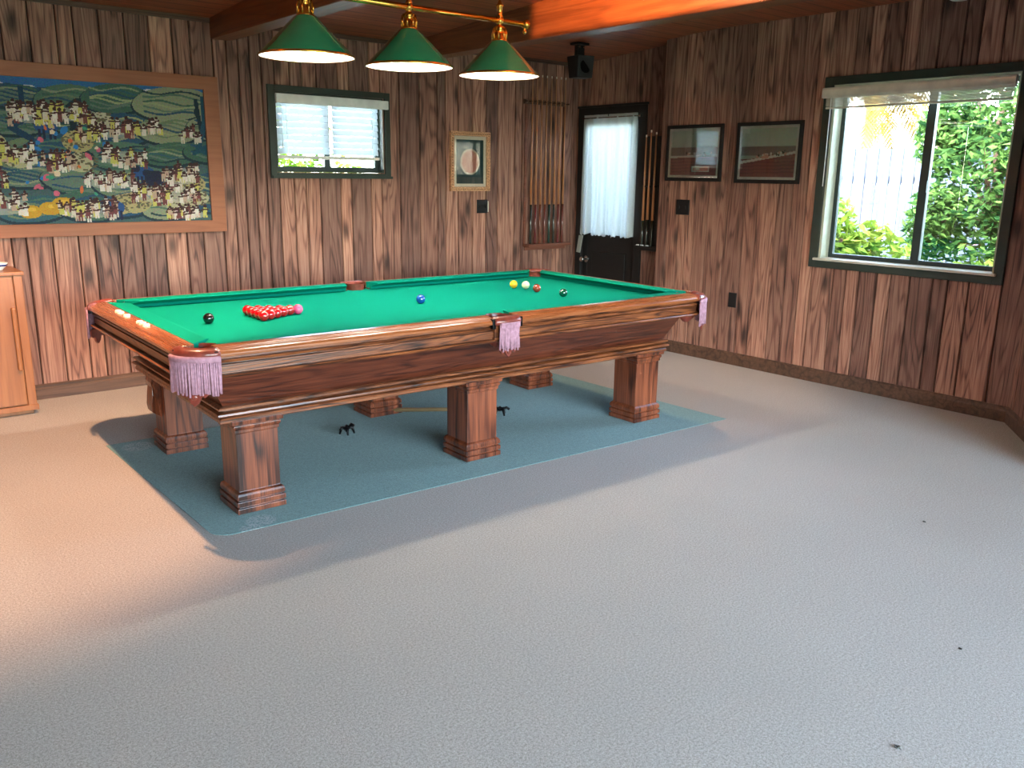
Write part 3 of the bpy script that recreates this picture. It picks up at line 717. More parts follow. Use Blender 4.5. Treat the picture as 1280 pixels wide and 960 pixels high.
ball(2.555, 1.035, ballmat('cream', srgb(236, 226, 178)), 'cream white cue ball between the yellow and brown balls')
ball(2.516, .871, ballmat('brown', srgb(150, 62, 38)), 'brown ball between the cream ball and the green ball')
ball(2.512, .608, ballmat('green', srgb(6, 76, 52)), 'dark green ball nearest the right end of the table')
redm = ballmat('red', srgb(184, 8, 20)); rme = ball_me.copy(); rme.materials.append(redm)
rows_txt = ['at the tip of the triangle, touching the pink ball', 'second row from the pink ball', 'middle row of the triangle', 'fourth row from the pink ball', 'back row of the triangle, facing the black ball']
pos_txt = {1: [''], 2: ['nearer the camera', 'farther from the camera'], 3: ['nearest the camera', 'in the middle', 'farthest from the camera'],
           4: ['nearest the camera', 'second from the camera', 'third from the camera', 'farthest from the camera'], 5: ['at the corner nearest the camera', 'second from the camera', 'in the middle', 'fourth from the camera', 'at the corner farthest from the camera']}
for k in range(5):
    for j in range(k+1):
        o = bpy.data.objects.new('billiard_ball', rme); COL.objects.link(o)
        o.location = TW(.879 - (k+1)*BR*1.745, .885 + (j-k/2)*2*BR*1.004, bz)
        short = ['tip ball touching the pink', 'second row from the pink', 'middle row of the triangle', 'fourth row from the pink', 'back row facing the black ball'][k]
        lab = 'red ball, ' + short + ('' if k == 0 else ', ' + pos_txt[k+1][j]); tag(o, lab, 'ball', 'fifteen red balls racked in a triangle')

# ---------------------------------------------------------------- pendant lamp
BAR_Z = 2.375; lx = [2.127, 2.732, 3.351]; LY = 4.2
bar_y = lambda x: LY + (x-2.732)*math.tan(t0)*.6
pl = empty('billiard_light', (2.732, LY, BAR_Z), label='brass bar light with three green cone shades hanging over the table', cat='pendant light')
b = MB(); b.tube([(1.93, bar_y(1.93), BAR_Z), (3.54, bar_y(3.54), BAR_Z)], .016, 16)
loc(b, 'bar', M['brass'], pl)
for sx, x in ((-1, 1.93), (1, 3.54)):
    b = MB(); y = bar_y(x); b.tube([(x-sx*.02, y, BAR_Z), (x, y, BAR_Z), (x+sx*.01, y, BAR_Z), (x+sx*.026, y, BAR_Z), (x+sx*.036, y, BAR_Z)], [.014, .026, .03, .022, .004], 16)
    b.lathe([(.001, BAR_Z-.055), (.01, BAR_Z-.05), (.013, BAR_Z-.04), (.006, BAR_Z-.03), (.01, BAR_Z-.02)], x, y, 12); loc(b, 'finial', M['brass'], pl)
for x in lx:
    y = bar_y(x)
    b = MB(); b.tube([(x, y, BAR_Z), (x, y, 2.47), (x, y, 2.66)], [.006, .006, .006], 8)
    b.lathe([(.012, BAR_Z+.008), (.020, BAR_Z+.02), (.012, BAR_Z+.035), (.017, BAR_Z+.05), (.017, BAR_Z+.075), (.024, BAR_Z+.08), (.014, BAR_Z+.09), (.006, BAR_Z+.11)], x, y, 16)
    b.lathe([(.001, 2.655), (.05, 2.65), (.055, 2.637)], x, y, 20); loc(b, 'hanging_rod', M['brass'], pl)
    b = MB(); b.lathe([(.022, BAR_Z+.016), (.026, BAR_Z), (.022, BAR_Z-.016), (.012, BAR_Z-.022), (.022, BAR_Z-.03), (.034, BAR_Z-.036), (.030, BAR_Z-.05), (.024, BAR_Z-.06), (.030, BAR_Z-.075), (.038, BAR_Z-.085), (.040, BAR_Z-.10), (.046, BAR_Z-.108), (.046, BAR_Z-.116), (.02, BAR_Z-.12)], x, y, 20)
    for k in range(8):
        a_ = k*PI/4; b.tube([(x+.034*math.cos(a_), y+.034*math.sin(a_), BAR_Z-.04), (x+.042*math.cos(a_), y+.042*math.sin(a_), BAR_Z-.07), (x+.040*math.cos(a_), y+.040*math.sin(a_), BAR_Z-.105)], .005, 5)
    loc(b, 'socket', M['brass'], pl)
    zt_, zb_ = BAR_Z-.112, 2.07
    b = MB(); b.lathe([(.018, zt_+.006), (.048, zt_), (.058, zt_-.008), (.232, zb_+.01), (.236, zb_+.004), (.237, zb_)], x, y, 56, 0)
    b.lathe([(.236, zb_), (.232, zb_+.002), (.056, zt_-.011), (.018, zt_+.002)], x, y, 56, 1)
    b.recalc = False; sh = loc(b, 'lamp_shade', [M['shade_green'], M['shade_white']], pl)
    b = MB(); b.lathe([(.235, zb_+.008), (.240, zb_+.006), (.2405, zb_-.002), (.2385, zb_-.005), (.234, zb_-.002)], x, y, 56); b.recalc = False; e = b.build('rim', M['brass']); e.parent = sh
    b = MB(); zc = zb_+.085; pr_ = [(.0005, zc-.038)] + [(.038*math.sin(a_), zc-.038*math.cos(a_)) for a_ in (.35, .7, 1.05, 1.4, 1.75, 2.1, 2.45)] + [(.014, zc+.045)]
    b.lathe(pr_, x, y, 16); e = b.build('bulb', M['bulb']); e.parent = sh

# warm recessed downlights over the two ends of the table
def downlight(x, y, watts, lab, col, size=70, aim=(0, 0, -1)):
    r = empty('recessed_light', (x, y, 2.64), label=lab, cat='ceiling light', group='recessed ceiling lights')
    b = MB(); b.lathe([(.058, 2.60), (.062, 2.630), (.085, 2.632), (.088, 2.640)], x, y, 28); loc(b, 'trim_ring', M['brass'], r)
    b = MB(); b.lathe([(.001, 2.607), (.056, 2.604)], x, y, 20); loc(b, 'lens', M['white'], r)
    lt = bpy.data.lights.new('downlight', 'SPOT'); lt.energy = watts; lt.color = col; lt.spot_size = math.radians(size); lt.spot_blend = .5; lt.shadow_soft_size = .03
    lo = bpy.data.objects.new('downlight_lamp', lt); COL.objects.link(lo); lo.location = (x, y, 2.59); lo.rotation_euler = Vector(aim).to_track_quat('-Z', 'Y').to_euler(); return r
downlight(1.03, 4.05, SPOT_LEFT, 'warm round ceiling light above the left end of the table, out of view', (1.0, .53, .29), 92, (-.22, .30, -1))
downlight(4.62, 4.05, SPOT_RIGHT, 'warm round ceiling light above the right end of the table, out of view', (1.0, .58, .30), 62)
# unseen spotlight added to light the right-hand beam; its added flaps cut the spill
LXs, LYs, LZs = 2.95, 3.40, 2.585
r = empty('added_beam_spot', (LXs, LYs, 2.64), label='out-of-view black spotlight and flaps added to light the right ceiling beam', cat='spotlight')
b = MB(); b.tube([(LXs-.06, LYs, 2.64), (LXs-.06, LYs, 2.60)], .012, 10); b.tube([(LXs-.11, LYs, LZs), (LXs-.02, LYs, LZs)], [.03, .028], 18); loc(b, 'can', M['black'], r)
b = MB(); b.box(LXs-.03, LXs+.18, LYs-.25, LYs+.198, LZs-.030, LZs-.026); loc(b, 'added_light_flap', M['black'], r)  # plate added to stop light passing under the beam
b = MB(); b.box(LXs-.03, LXs+.169, LYs+.20, LYs+.204, LZs-.026, LZs+.05); loc(b, 'added_light_flap', M['black'], r)  # upright flap added to give the light on the beam a sharp edge
lt = bpy.data.lights.new('added_beam_light', 'SPOT'); lt.energy = SPOT_BEAM; lt.color = (1.0, .42, .16); lt.spot_size = math.radians(150); lt.spot_blend = .3; lt.shadow_soft_size = .006
lo = bpy.data.objects.new('added_beam_light_lamp', lt); COL.objects.link(lo); lo.location = (LXs, LYs, LZs); lo.rotation_euler = Vector((1, .15, .05)).to_track_quat('-Z', 'Y').to_euler()
# white round detector on the ceiling by the right wall
b = MB(); zd = 2.64; b.lathe([(.001, zd-.062), (.045, zd-.061), (.060, zd-.052), (.068, zd-.016), (.068, zd)], 5.72, 2.64, 28)
dt = b.build('smoke_detector', M['white']); tag(dt, 'round white ceiling detector above the large garden window', 'smoke detector')

# ---------------------------------------------------------------- pictures
def to_lin(a): a = np.clip(a, 0, 255)/255.; return np.where(a <= .04045, a/12.92, ((a+.055)/1.055)**2.4)
def image_mesh(name, img, P, mat, root):
    """img (h,w,3) sRGB; P(u,v)->point, u right, v up"""
    h, w_, _ = img.shape; us = np.linspace(0, 1, w_+1); vs = np.linspace(1, 0, h+1)
    V = [P(u, v) for v in vs for u in us]; Fc = [(j*(w_+1)+i, (j+1)*(w_+1)+i, (j+1)*(w_+1)+i+1, j*(w_+1)+i+1) for j in range(h) for i in range(w_)]
    me = bpy.data.meshes.new(name); me.from_pydata(V, [], Fc); me.materials.append(mat)
    at = me.color_attributes.new('pl', 'FLOAT_COLOR', 'CORNER'); lin = to_lin(img.reshape(-1, 3)); c = np.concatenate([lin, np.ones((len(lin), 1))], 1)
    at.data.foreach_set('color', np.repeat(c, 4, axis=0).ravel().astype(np.float32))
    o = bpy.data.objects.new(name, me); COL.objects.link(o); o.parent = root
    o.matrix_parent_inverse = Matrix.Translation(root.location).inverted(); return o

class Art:
    def __init__(s, w_, h, bgc): s.w, s.h = w_, h; s.a = np.zeros((h, w_, 3)); s.a[:] = bgc; s.Y, s.X = np.mgrid[0:h, 0:w_].astype(float)
    def mask(s, m, c, al=1.0): s.a[m] = s.a[m]*(1-al) + np.array(c)*al
    def ell(s, cx, cy, rx, ry, c, al=1.0, rot=0):
        dx, dy = s.X-cx, s.Y-cy; x = dx*math.cos(rot)+dy*math.sin(rot); y = -dx*math.sin(rot)+dy*math.cos(rot)
        s.mask((x/rx)**2+(y/ry)**2 < 1, c, al)
    def line(s, pts, w0, c):
        for (x0, y0), (x1, y1) in zip(pts, pts[1:]):
            n = int(max(abs(x1-x0), abs(y1-y0)))+1
            for k in range(n+1):
                x = x0+(x1-x0)*k/n; y = y0+(y1-y0)*k/n; r_ = w0/2
                xa, xb, ya, yb = int(max(0, x-r_)), int(max(0, min(s.w, x+r_+1))), int(max(0, y-r_)), int(max(0, min(s.h, y+r_+1))); s.a[ya:yb, xa:xb] = c

# painting: a busy folk landscape of hills, houses, cattle and many small figures
def village():
    Wd, Hd = 460, 190; A = Art(Wd, Hd, (64, 92, 94)); g = np.random.default_rng(5); rr = random.Random(12)
    A.mask(A.Y < 16+3*np.sin(A.X/11), (44, 104, 160))
    for x in range(10, Wd, 34): A.ell(x+rr.uniform(-6, 6), 10+rr.uniform(-2, 3), 9, 3.5, (206, 206, 214)); A.ell(x+14, 16, 12, 5, (40, 70, 90))
    greens = [(78, 112, 96), (46, 92, 104), (104, 124, 96), (36, 76, 100), (136, 146, 118), (60, 98, 84), (30, 76, 108), (96, 118, 106)]
    for row, yb in enumerate((26, 56, 92, 130, 166)):
        for x in range(-20, Wd+40, 62):
            cx, cy = x+rr.uniform(-14, 14), yb+rr.uniform(-8, 8); rx, ry = rr.uniform(36, 54), rr.uniform(14, 24); rot = rr.uniform(-.15, .15)
            base = rr.choice(greens); A.ell(cx, cy+2, rx+2, ry+2, (18, 48, 62), 1, rot); A.ell(cx, cy, rx, ry, base, 1, rot)
            for k in range(7):
                c = rr.choice(greens + [(150, 160, 120), (24, 60, 70)]); A.line([(cx-rx*.7+q*rx*.23, cy-ry*.6+k*ry*.2+3*math.sin(q*1.1+k)) for q in range(7)], 1.4, c)
    for k in range(9):   # dark river and tree trunks
        x = rr.uniform(0, Wd); pts = [(x+12*math.sin(q*.9+k)+q*rr.uniform(-4, 8), rr.uniform(10, 40)+q*16) for q in range(6)]; A.line(pts, rr.uniform(3, 6), rr.choice([(16, 58, 88), (20, 74, 96), (12, 44, 58)]))
    for k in range(16):
        cx, cy = rr.uniform(0, Wd), rr.uniform(40, 180); c = rr.choice([(176, 174, 140), (150, 154, 120), (186, 180, 156), (168, 158, 110)])
        A.ell(cx, cy, rr.uniform(14, 26), rr.uniform(9, 15), c)
        for q in range(60): a_, r_ = rr.uniform(0, 6.28), rr.random()**.5; x, y = cx+22*r_*math.cos(a_), cy+12*r_*math.sin(a_); A.line([(x, y), (x+1, y)], 1, (96, 92, 70))
    for cx, cy in ((170, 62), (182, 70), (372, 120), (386, 126), (330, 168), (260, 60), (64, 70), (100, 64)):   # dark blue cattle
        A.ell(cx, cy, 14, 10, rr.choice([(34, 44, 84), (30, 76, 130), (22, 30, 58)])); A.ell(cx-10, cy-6, 6, 5, (24, 32, 60))
        for q in (-8, -3, 4, 9): A.line([(cx+q, cy+6), (cx+q, cy+16)], 2, (26, 34, 64))
    for cx, cy in ((255, 168), (270, 162), (232, 172), (80, 172)): A.ell(cx, cy, 13, 9, (196, 150, 40)); A.ell(cx+2, cy-3, 5, 3, (222, 178, 66))
    for k in range(40): A.ell(rr.uniform(230, 330), rr.uniform(60, 150), rr.uniform(2, 6), rr.uniform(1.5, 4), rr.choice([(36, 120, 190), (210, 110, 60), (200, 96, 120), (60, 150, 120), (220, 200, 170)]), 1, rr.uniform(0, 3))
    def fig(x, y, s_=1.0):
        c = rr.choice([(222, 216, 206), (206, 196, 180), (216, 206, 196), (186, 160, 140), (112, 60, 60), (196, 190, 96)])
        A.ell(x, y, 2.6*s_, 3.6*s_, c); A.line([(x-1.2, y+3*s_), (x-1.6, y+8*s_)], 1.4, c); A.line([(x+1.2, y+3*s_), (x+1.6, y+8*s_)], 1.4, c)
        A.ell(x, y-5*s_, 1.9*s_, 2.1*s_, (58, 30, 30)); A.line([(x-3.4*s_, y), (x+3.4*s_, y-1)], 1.1, (70, 38, 36))
    cl = [(250, 44, 30, 10, 44), (290, 40, 30, 9, 40), (340, 60, 24, 9, 26), (220, 96, 24, 12, 22), (270, 104, 20, 10, 20), (100, 40, 26, 10, 20), (200, 160, 30, 12, 30), (400, 146, 44, 12, 60), (330, 128, 30, 10, 30), (350, 96, 26, 10, 26), (190, 128, 20, 8, 14), (300, 168, 34, 10, 40), (420, 120, 24, 12, 30),
          (60, 120, 40, 12, 30), (20, 60, 26, 8, 14), (130, 160, 40, 10, 34), (425, 176, 26, 6, 26), (380, 54, 22, 8, 14), (30, 168, 34, 8, 24), (150, 96, 20, 6, 12), (440, 60, 14, 10, 10), (310, 66, 20, 7, 12)]
    for cx, cy, sx, sy, n in cl:
        if n > 22: A.ell(cx, cy+4, sx*1.05, sy, (176, 174, 160), .7)
        for k in range(n): fig(cx+rr.uniform(-sx, sx), cy+rr.uniform(-sy, sy), rr.uniform(.75, 1.25))
    A.a += g.normal(0, 7, A.a.shape); A.a[:, :, :] *= .95
    return A.a
pa = empty('painting', (1.25, YB, 1.6), label='wide folk painting of green hills and crowds in a flat brown wooden frame', cat='painting')
b = MB(); yf = YB-.005
PX0, PX1 = -.10, 2.470
def quadframe(b, ox0, ox1, oz0, oz1, ix0, ix1, iz0, iz1, ya, yb_, mi=0):
    o_ = [(ox0, oz0), (ox1, oz0), (ox1, oz1), (ox0, oz1)]; i_ = [(ix0, iz0), (ix1, iz0), (ix1, iz1), (ix0, iz1)]
    n = b.verts([(x, ya, z) for x, z in o_+i_] + [(x, yb_, z) for x, z in o_+i_])
    for k in range(4):
        k2 = (k+1) % 4
        b.face([n+k, n+k2, n+4+k2, n+4+k], mi); b.face([n+8+k, n+12+k, n+12+k2, n+8+k2], mi)
        b.face([n+k, n+8+k, n+8+k2, n+k2], mi); b.face([n+4+k, n+4+k2, n+12+k2, n+12+k], mi)
quadframe(b, PX0, PX1, 1.072, 2.146, PX0+.10, PX1-.105, 1.155, 2.055, YB-.035, YB-.003); loc(b, 'frame', M['frame_wood'], pa, .003)
image_mesh('canvas', village(), lambda u, v: (PX0+.098+u*(PX1-PX0-.20), YB-.02, 1.150+v*(2.058-1.150)), M['canvas'], pa)

# two framed photographs on the right wall
def photo(kind):
    A = Art(90, 72, (118, 128, 122)); rr = random.Random(kind)
    A.mask(A.Y < 26, (132, 146, 138)); A.mask((A.Y > 26) & (A.Y < 40), (92, 84, 84)); A.mask(A.Y >= 40-(A.X-45)*(.06 if kind == 1 else .16), (98, 50, 52))
    for k in range(5): A.line([(0, 46+k*5), (90, 44+k*5)], 1, (84, 42, 46))
    s = .0 if kind == 1 else -.18
    A.line([(2, 42 if kind == 1 else 50), (88, 40 if kind == 1 else 36)], 2.5, (206, 200, 184))
    for k in range(14 if kind == 1 else 26):
        x = rr.uniform(26, 74) if kind == 2 else rr.uniform(30, 80); y0 = 41 if kind == 1 else 50-(x-2)*.163; A.ell(x, y0-rr.uniform(1, 6), rr.uniform(1, 2.5), rr.uniform(1, 2.5), rr.choice([(40, 34, 38), (216, 208, 196), (150, 120, 110)]))
    if kind == 1:
        A.mask((A.X > 42) & (A.X < 76) & (A.Y > 56) & (A.Y < 66), (196, 186, 180)); A.mask((A.X > 44) & (A.X < 74) & (A.Y > 58) & (A.Y < 64), (150, 110, 108))
        A.ell(54, 61, 4, 2, (210, 206, 200))
    A.a = A.a*1.4+30; A.a += np.random.default_rng(kind).normal(0, 4, A.a.shape)
    return A.a
def frame_right(y0, y1, z0, z1, kind, lab):
    r = empty('framed_picture', (XR, (y0+y1)/2, (z0+z1)/2), label=lab, cat='framed picture', group='two black framed photographs')
    def PF(b, a0, a1, c0_, c1, i, xa, xb):
        o_ = [(a0, c0_), (a1, c0_), (a1, c1), (a0, c1)]; i_ = [(a0+i, c0_+i), (a1-i, c0_+i), (a1-i, c1-i), (a0+i, c1-i)]
        n = b.verts([(xa, y, z) for y, z in o_+i_] + [(xb, y, z) for y, z in o_+i_])
        for k in range(4):
            k2 = (k+1) % 4
            b.face([n+k, n+k2, n+4+k2, n+4+k]); b.face([n+8+k, n+12+k, n+12+k2, n+8+k2]); b.face([n+k, n+8+k, n+8+k2, n+k2]); b.face([n+4+k, n+4+k2, n+12+k2, n+12+k])
    b = MB(); PF(b, y0, y1, z0, z1, .028, XR-.024, XR-.002); loc(b, 'frame', M['black'], r, .003)
    b = MB(); PF(b, y0+.026, y1-.026, z0+.026, z1-.026, .022, XR-.017, XR-.012); loc(b, 'mat_board', M['white'], r)
    image_mesh('photograph', photo(kind), lambda u, v: (XR-.014, (y1-.045)-u*(y1-y0-.09), z0+.045+v*(z1-z0-.09)), M['print'], r)
    b = MB(); b.box(XR-.0205, XR-.019, y0+.024, y1-.024, z0+.024, z1-.024); loc(b, 'glass', M['glass'], r)
frame_right(4.425, 5.003, 1.469, 1.920, 1, 'black framed photograph of a maroon table, left of the pair, nearest the door')
frame_right(3.710, 4.290, 1.462, 1.920, 2, 'black framed photograph of a dark red table, right of the pair, nearest the window')

# small print with an oval, between the small window and the cue rack
pr1 = empty('framed_picture', (4.71, YB, 1.61), label='small gilt framed oval print on dark green between small window and cue rack', cat='framed picture')
b = MB(); quadframe(b, 4.497, 4.931, 1.355, 1.864, 4.533, 4.895, 1.391, 1.828, YB-.03, YB-.002)
for k in range(22):
    f = k/21
    for x, z in ((4.515, 1.365+f*.49), (4.913, 1.365+f*.49)): b.tube([(x, YB-.028, z-.006), (x, YB-.036, z), (x, YB-.028, z+.006)], [.003, .008, .003], 6)
for k in range(18):
    f = k/17
    for z in (1.373, 1.846): x = 4.507+f*.414; b.tube([(x-.006, YB-.028, z), (x, YB-.036, z), (x+.006, YB-.028, z)], [.003, .008, .003], 6)
M['gilt'] = plain('carved_gilt', srgb(196, 150, 112), .45, .1, 0, .5, .25, 90)
loc(b, 'frame', M['gilt'], pr1)
def oval():
    A = Art(80, 100, (222, 210, 190)); A.mask((A.X > 6) & (A.X < 74) & (A.Y > 6) & (A.Y < 94), (16, 58, 58)); A.mask((A.X > 9) & (A.X < 71) & (A.Y > 9) & (A.Y < 91), (14, 50, 52))
    A.ell(40, 50, 23.5, 26, (190, 166, 144)); A.ell(40, 50, 20, 22.5, (188, 118, 100)); rr = random.Random(2)
    for k in range(60): a_, r_ = rr.uniform(0, 6.28), rr.random()**.5; A.ell(40+18*r_*math.cos(a_), 50+20*r_*math.sin(a_), 1.5, 2, rr.choice([(170, 98, 86), (204, 138, 118), (160, 90, 70)]), .7)
    return A.a
image_mesh('print', oval(), lambda u, v: (4.535+u*.358, YB-.012, 1.393+v*.433), M['print'], pr1)
b = MB(); b.box(4.53, 4.898, YB-.021, YB-.019, 1.388, 1.831); loc(b, 'glass', M['glass'], pr1)

# switch plates and outlets
def plate(name, face, a, z, wd, ht, lab, cat, tog=0):
    r = empty(name, (a, YB, z) if face == 'b' else (XR, a, z), label=lab, cat=cat)
    b = MB()
    if face == 'b': b.box(a-wd/2, a+wd/2, YB-.012, YB-.001, z-ht/2, z+ht/2)
    else: b.box(XR-.012, XR-.001, a-wd/2, a+wd/2, z-ht/2, z+ht/2)
    loc(b, 'plate', M['black'], r, .004)
    for k in range(tog):
        o_ = (k-(tog-1)/2)*wd/tog; b = MB()
        if face == 'b': b.box(a+o_-.006, a+o_+.006, YB-.022, YB-.012, z-.012, z+.012)
        else: b.box(XR-.022, XR-.012, a+o_-.006, a+o_+.006, z-.012, z+.012)
        loc(b, 'toggle', M['black'], r, .001)
plate('switch_plate', 'b', 4.858, 1.219, .12, .12, 'black light switch plate below the oval print', 'light switch', 2)
b = MB(); b.box(4.919, 4.927, YB-.014, YB-.001, 1.17, 1.265); tag(b.build('plate_edge', M['cream']), 'thin pale strip at the right edge of the wall switch below the oval print', 'strip')
plate('switch_plate', 'r', 4.80, 1.253, .14, .125, 'black light switch plate below the left black framed photograph', 'light switch', 2)
plate('outlet_plate', 'r', 4.229, .531, .075, .12, 'small dark outlet plate low on the right wall beyond the table', 'outlet', 0)

# ---------------------------------------------------------------- cue racks
def mk_cue(name, x, y, z0, z1, butt, lab, grp, tilt=0, scale=1.0, tx=0):
    r = empty(name, (x, y, z0), label=lab, cat='cue', group=grp)
    L_ = z1-z0
    zs = [0, .012, .02, L_*.25]
    b = MB(); b.tube([(0, 0, 0), (0, 0, .01), (tx*.1, 0, L_*.12), (tx*.24, 0, L_*.24)], [.0125*scale, .0145*scale, .0135*scale, .0125*scale], 10); b.build('butt', butt, r)
    b = MB(); b.tube([(tx*.24, 0, L_*.24), (tx*.6, 0, L_*.6), (tx, 0, L_-.02)], [.0125*scale, .009*scale, .006*scale], 10); b.build('shaft', M['cue'], r)
    b = MB(); b.tube([(tx, 0, L_-.02), (tx, 0, L_)], .0062*scale, 8); b.build('tip', M['ivory'], r)
    return r
M['butt_dark'] = plain('butt_dark', srgb(30, 34, 26), .2, 0, .8); M['butt_red'] = plain('butt_red', srgb(92, 30, 28), .2, 0, .8)
M['butt_brown'] = plain('butt_brown', srgb(96, 40, 26), .2, 0, .8); M['butt_green'] = plain('butt_green', srgb(14, 48, 38), .2, 0, .8); M['butt_orange'] = plain('butt_orange', srgb(112, 54, 30), .2, 0, .8)
rk = empty('cue_rack', (5.62, YB, .85), label='brown wooden cue rack on the back wall left of the door, holding eight cues', cat='cue rack')
b = MB(); b.box(5.33, 5.83, YB-.03, YB-.006, 2.135, 2.175)
for k in range(9):
    x = 5.403+(k-.5)*.0583; b.tube([(x, YB-.03, 2.155), (x, YB-.075, 2.155)], .007, 8)
b.tube([(5.31, YB-.045, 2.155), (5.345, YB-.045, 2.155)], .016, 10); loc(b, 'top_rail', M['base'], rk)
M['shelfwood'] = wood('rack_shelf_wood', srgb(64, 34, 24), srgb(112, 66, 50), srgb(150, 98, 78), 'x', .4, .3, 10, 1, .3)
b = MB(); b.box(5.345, 5.90, YB-.10, YB-.006, .835, .862); b.box(5.36, 5.885, YB-.02, YB-.006, .80, .835); loc(b, 'shelf', M['shelfwood'], rk, .004)
b = MB(); b.box(5.35, 5.375, YB-.014, YB-.006, .862, 2.135); b.box(5.835, 5.86, YB-.014, YB-.006, .862, 2.135); loc(b, 'backboard', M['shelfwood'], rk)
butts = ['butt_dark', 'butt_red', 'butt_orange', 'butt_brown', 'butt_green', 'butt_dark', 'butt_red', 'butt_brown']
cn = ['dark', 'red', 'orange-brown', 'brown', 'green', 'black', 'dark red', 'reddish brown']
wd_ = ['leftmost', 'second from the left', 'third from the left', 'fourth from the left', 'fifth from the left', 'sixth from the left', 'seventh from the left', 'rightmost']
for k in range(8):
    x = 5.403+k*.0583
    mk_cue('pool_cue', x+(0.03 if 0 else 0), YB-.05, .862, 2.392, M[butts[k]], f'cue with {cn[k]} butt, {wd_[k]} in the tall back wall rack', 'cues in the rack on the back wall', tx=0, scale=.82)
# second rack beside the door
rk = empty('cue_rack', (XD, 5.27, .88), label='small dark cue rack on the wall right of the curtained door', cat='cue rack')
b = MB(); b.box(XD-.035, XD-.001, 5.13, 5.39, 1.40, 1.43)
for k in range(5): b.tube([(XD-.03, 5.385-k*.058, 1.415), (XD-.075, 5.385-k*.058, 1.415)], .007, 8)
loc(b, 'top_rail', M['black_trim'], rk)
b = MB(); b.box(XD-.10, XD-.001, 5.12, 5.41, .85, .875); b.box(XD-.10, XD-.09, 5.12, 5.41, .875, .89); loc(b, 'shelf', M['black_trim'], rk, .003)
b = MB(); b.box(XD-.012, XD-.001, 5.14, 5.39, .875, 1.85); loc(b, 'backboard', M['black_trim'], rk)
for k, (y, z1, n_) in enumerate(((5.355, 1.86, 'nearest the door casing'), (5.30, 1.90, 'in the middle'), (5.24, 1.88, 'farthest from the door casing'))):
    c_ = mk_cue('pool_cue', XD-.055, y, .876, z1, M['butt_dark'], f'pale cue with dark butt in the rack beside the door, {n_}', 'cues in the rack beside the door', scale=1.0)
for k, (y, n_) in enumerate(((5.385, 'leftmost'), (5.33, 'in the middle'), (5.27, 'rightmost'))):
    b = MB(); b.box(XD-.086, XD-.064, y-.011+.0, y+.011, .8905 if 0 else .876, .898); o = b.build('chalk_cube', M['chalk'], bevel=.003)
    tag(o, f'pale chalk cube on the small rack ledge by the door, {n_}', 'chalk', 'chalk cubes on the small rack ledge')

# small black speaker hanging from the ceiling in front of the corner
sp = empty('speaker', (5.30, 5.55, 2.585), label='small black speaker hanging from the ceiling in front of the corner by the door', cat='speaker')
b = MB(); n = b.verts([(5.232, 5.50, 2.30), (5.372, 5.46, 2.30), (5.39, 5.58, 2.30), (5.25, 5.62, 2.30), (5.222, 5.48, 2.475), (5.372, 5.44, 2.475), (5.39, 5.60, 2.475), (5.24, 5.64, 2.475)])
for q in ((3,2,1,0), (4,5,6,7), (0,1,5,4), (1,2,6,5), (2,3,7,6), (3,0,4,7)): b.face([n+i for i in q])
loc(b, 'cabinet_box', M['black'], sp, .006)
b = MB(); b.tube([(5.300, 5.482, 2.39), (5.298, 5.468, 2.39)], [.050, .054], 20); loc(b, 'driver', M['iron'], sp)
b = MB(); b.box(5.26, 5.34, 5.53, 5.57, 2.475, 2.56); b.box(5.235, 5.365, 5.50, 5.60, 2.56, 2.578); loc(b, 'mount', M['black'], sp, .002)
for dx in (-.025, .025): b = MB(); b.tube([(5.30+dx, 5.53, 2.545), (5.30+dx, 5.522, 2.545)], .009, 8); loc(b, 'bolt', M['chrome'], sp)

# ---------------------------------------------------------------- cabinet at the left
cb = empty('cabinet', (.55, 6.08, 0), label='light orange wooden cabinet with a vertical handle at the far left', cat='cabinet')
cx0, cx1, cy0, cy1, ch = -.05, 1.05, 5.93, 6.28, .895
b = MB(); b.box(cx0+.01, cx1-.012, cy0+.02, cy1, .06, ch-.02); b.box(cx1-.06, cx1-.012, cy0, cy0+.02, .06, ch-.02); loc(b, 'body', M['cabinet'], cb, .003)
b = MB(); b.box(cx0, cx1, cy0-.012, cy1+.005, ch-.022, ch); loc(b, 'top', M['cabinet'], cb, .004)
b = MB(); b.box(cx0, cx1-.004, cy0-.008, cy1, .028, .062); b.box(cx0+.03, cx1-.03, cy0+.03, cy1-.02, 0, .028); loc(b, 'plinth', M['cabinet'], cb, .003)
b = MB(); b.box(.50, cx1-.066, cy0-.004, cy0+.016, .07, ch-.03); dd = loc(b, 'door', M['cabinet'], cb, .003)
b = MB(); b.sweep([(0, 0), (.03, 0), (.03, .012), (.02, .018), (0, .018)], (.97, cy0-.004, .295), (.97, cy0-.004, .2951), (0, -1, 0)) if 0 else b.box(.955, .978, cy0-.032, cy0-.004, .29, .68)
e = b.build('handle', M['cabinet'], None, .006); e.parent = dd
b = MB(); b.box(cx0+.01, .494, cy0-.004, cy0+.016, .07, ch-.03); loc(b, 'door', M['cabinet'], cb, .003)
bw = empty('bowl', (.93, 6.05, ch), label='small white and blue dish on top of the cabinet', cat='dish')
b = MB(); b.lathe([(.001, ch+.004), (.03, ch+.002), (.032, ch+.008), (.055, ch+.03), (.062, ch+.048), (.058, ch+.048), (.05, ch+.03), (.02, ch+.012), (.001, ch+.011)], .93, 6.05, 28); loc(b, 'bowl_body', M['white'], bw)
M['blueglaze'] = plain('blue_glaze', srgb(40, 70, 130), .2, 0, .6)
b = MB(); b.lathe([(.0545, ch+.028), (.0585, ch+.034), (.061, ch+.040)], .93, 6.05, 28); loc(b, 'blue_band', M['blueglaze'], bw)

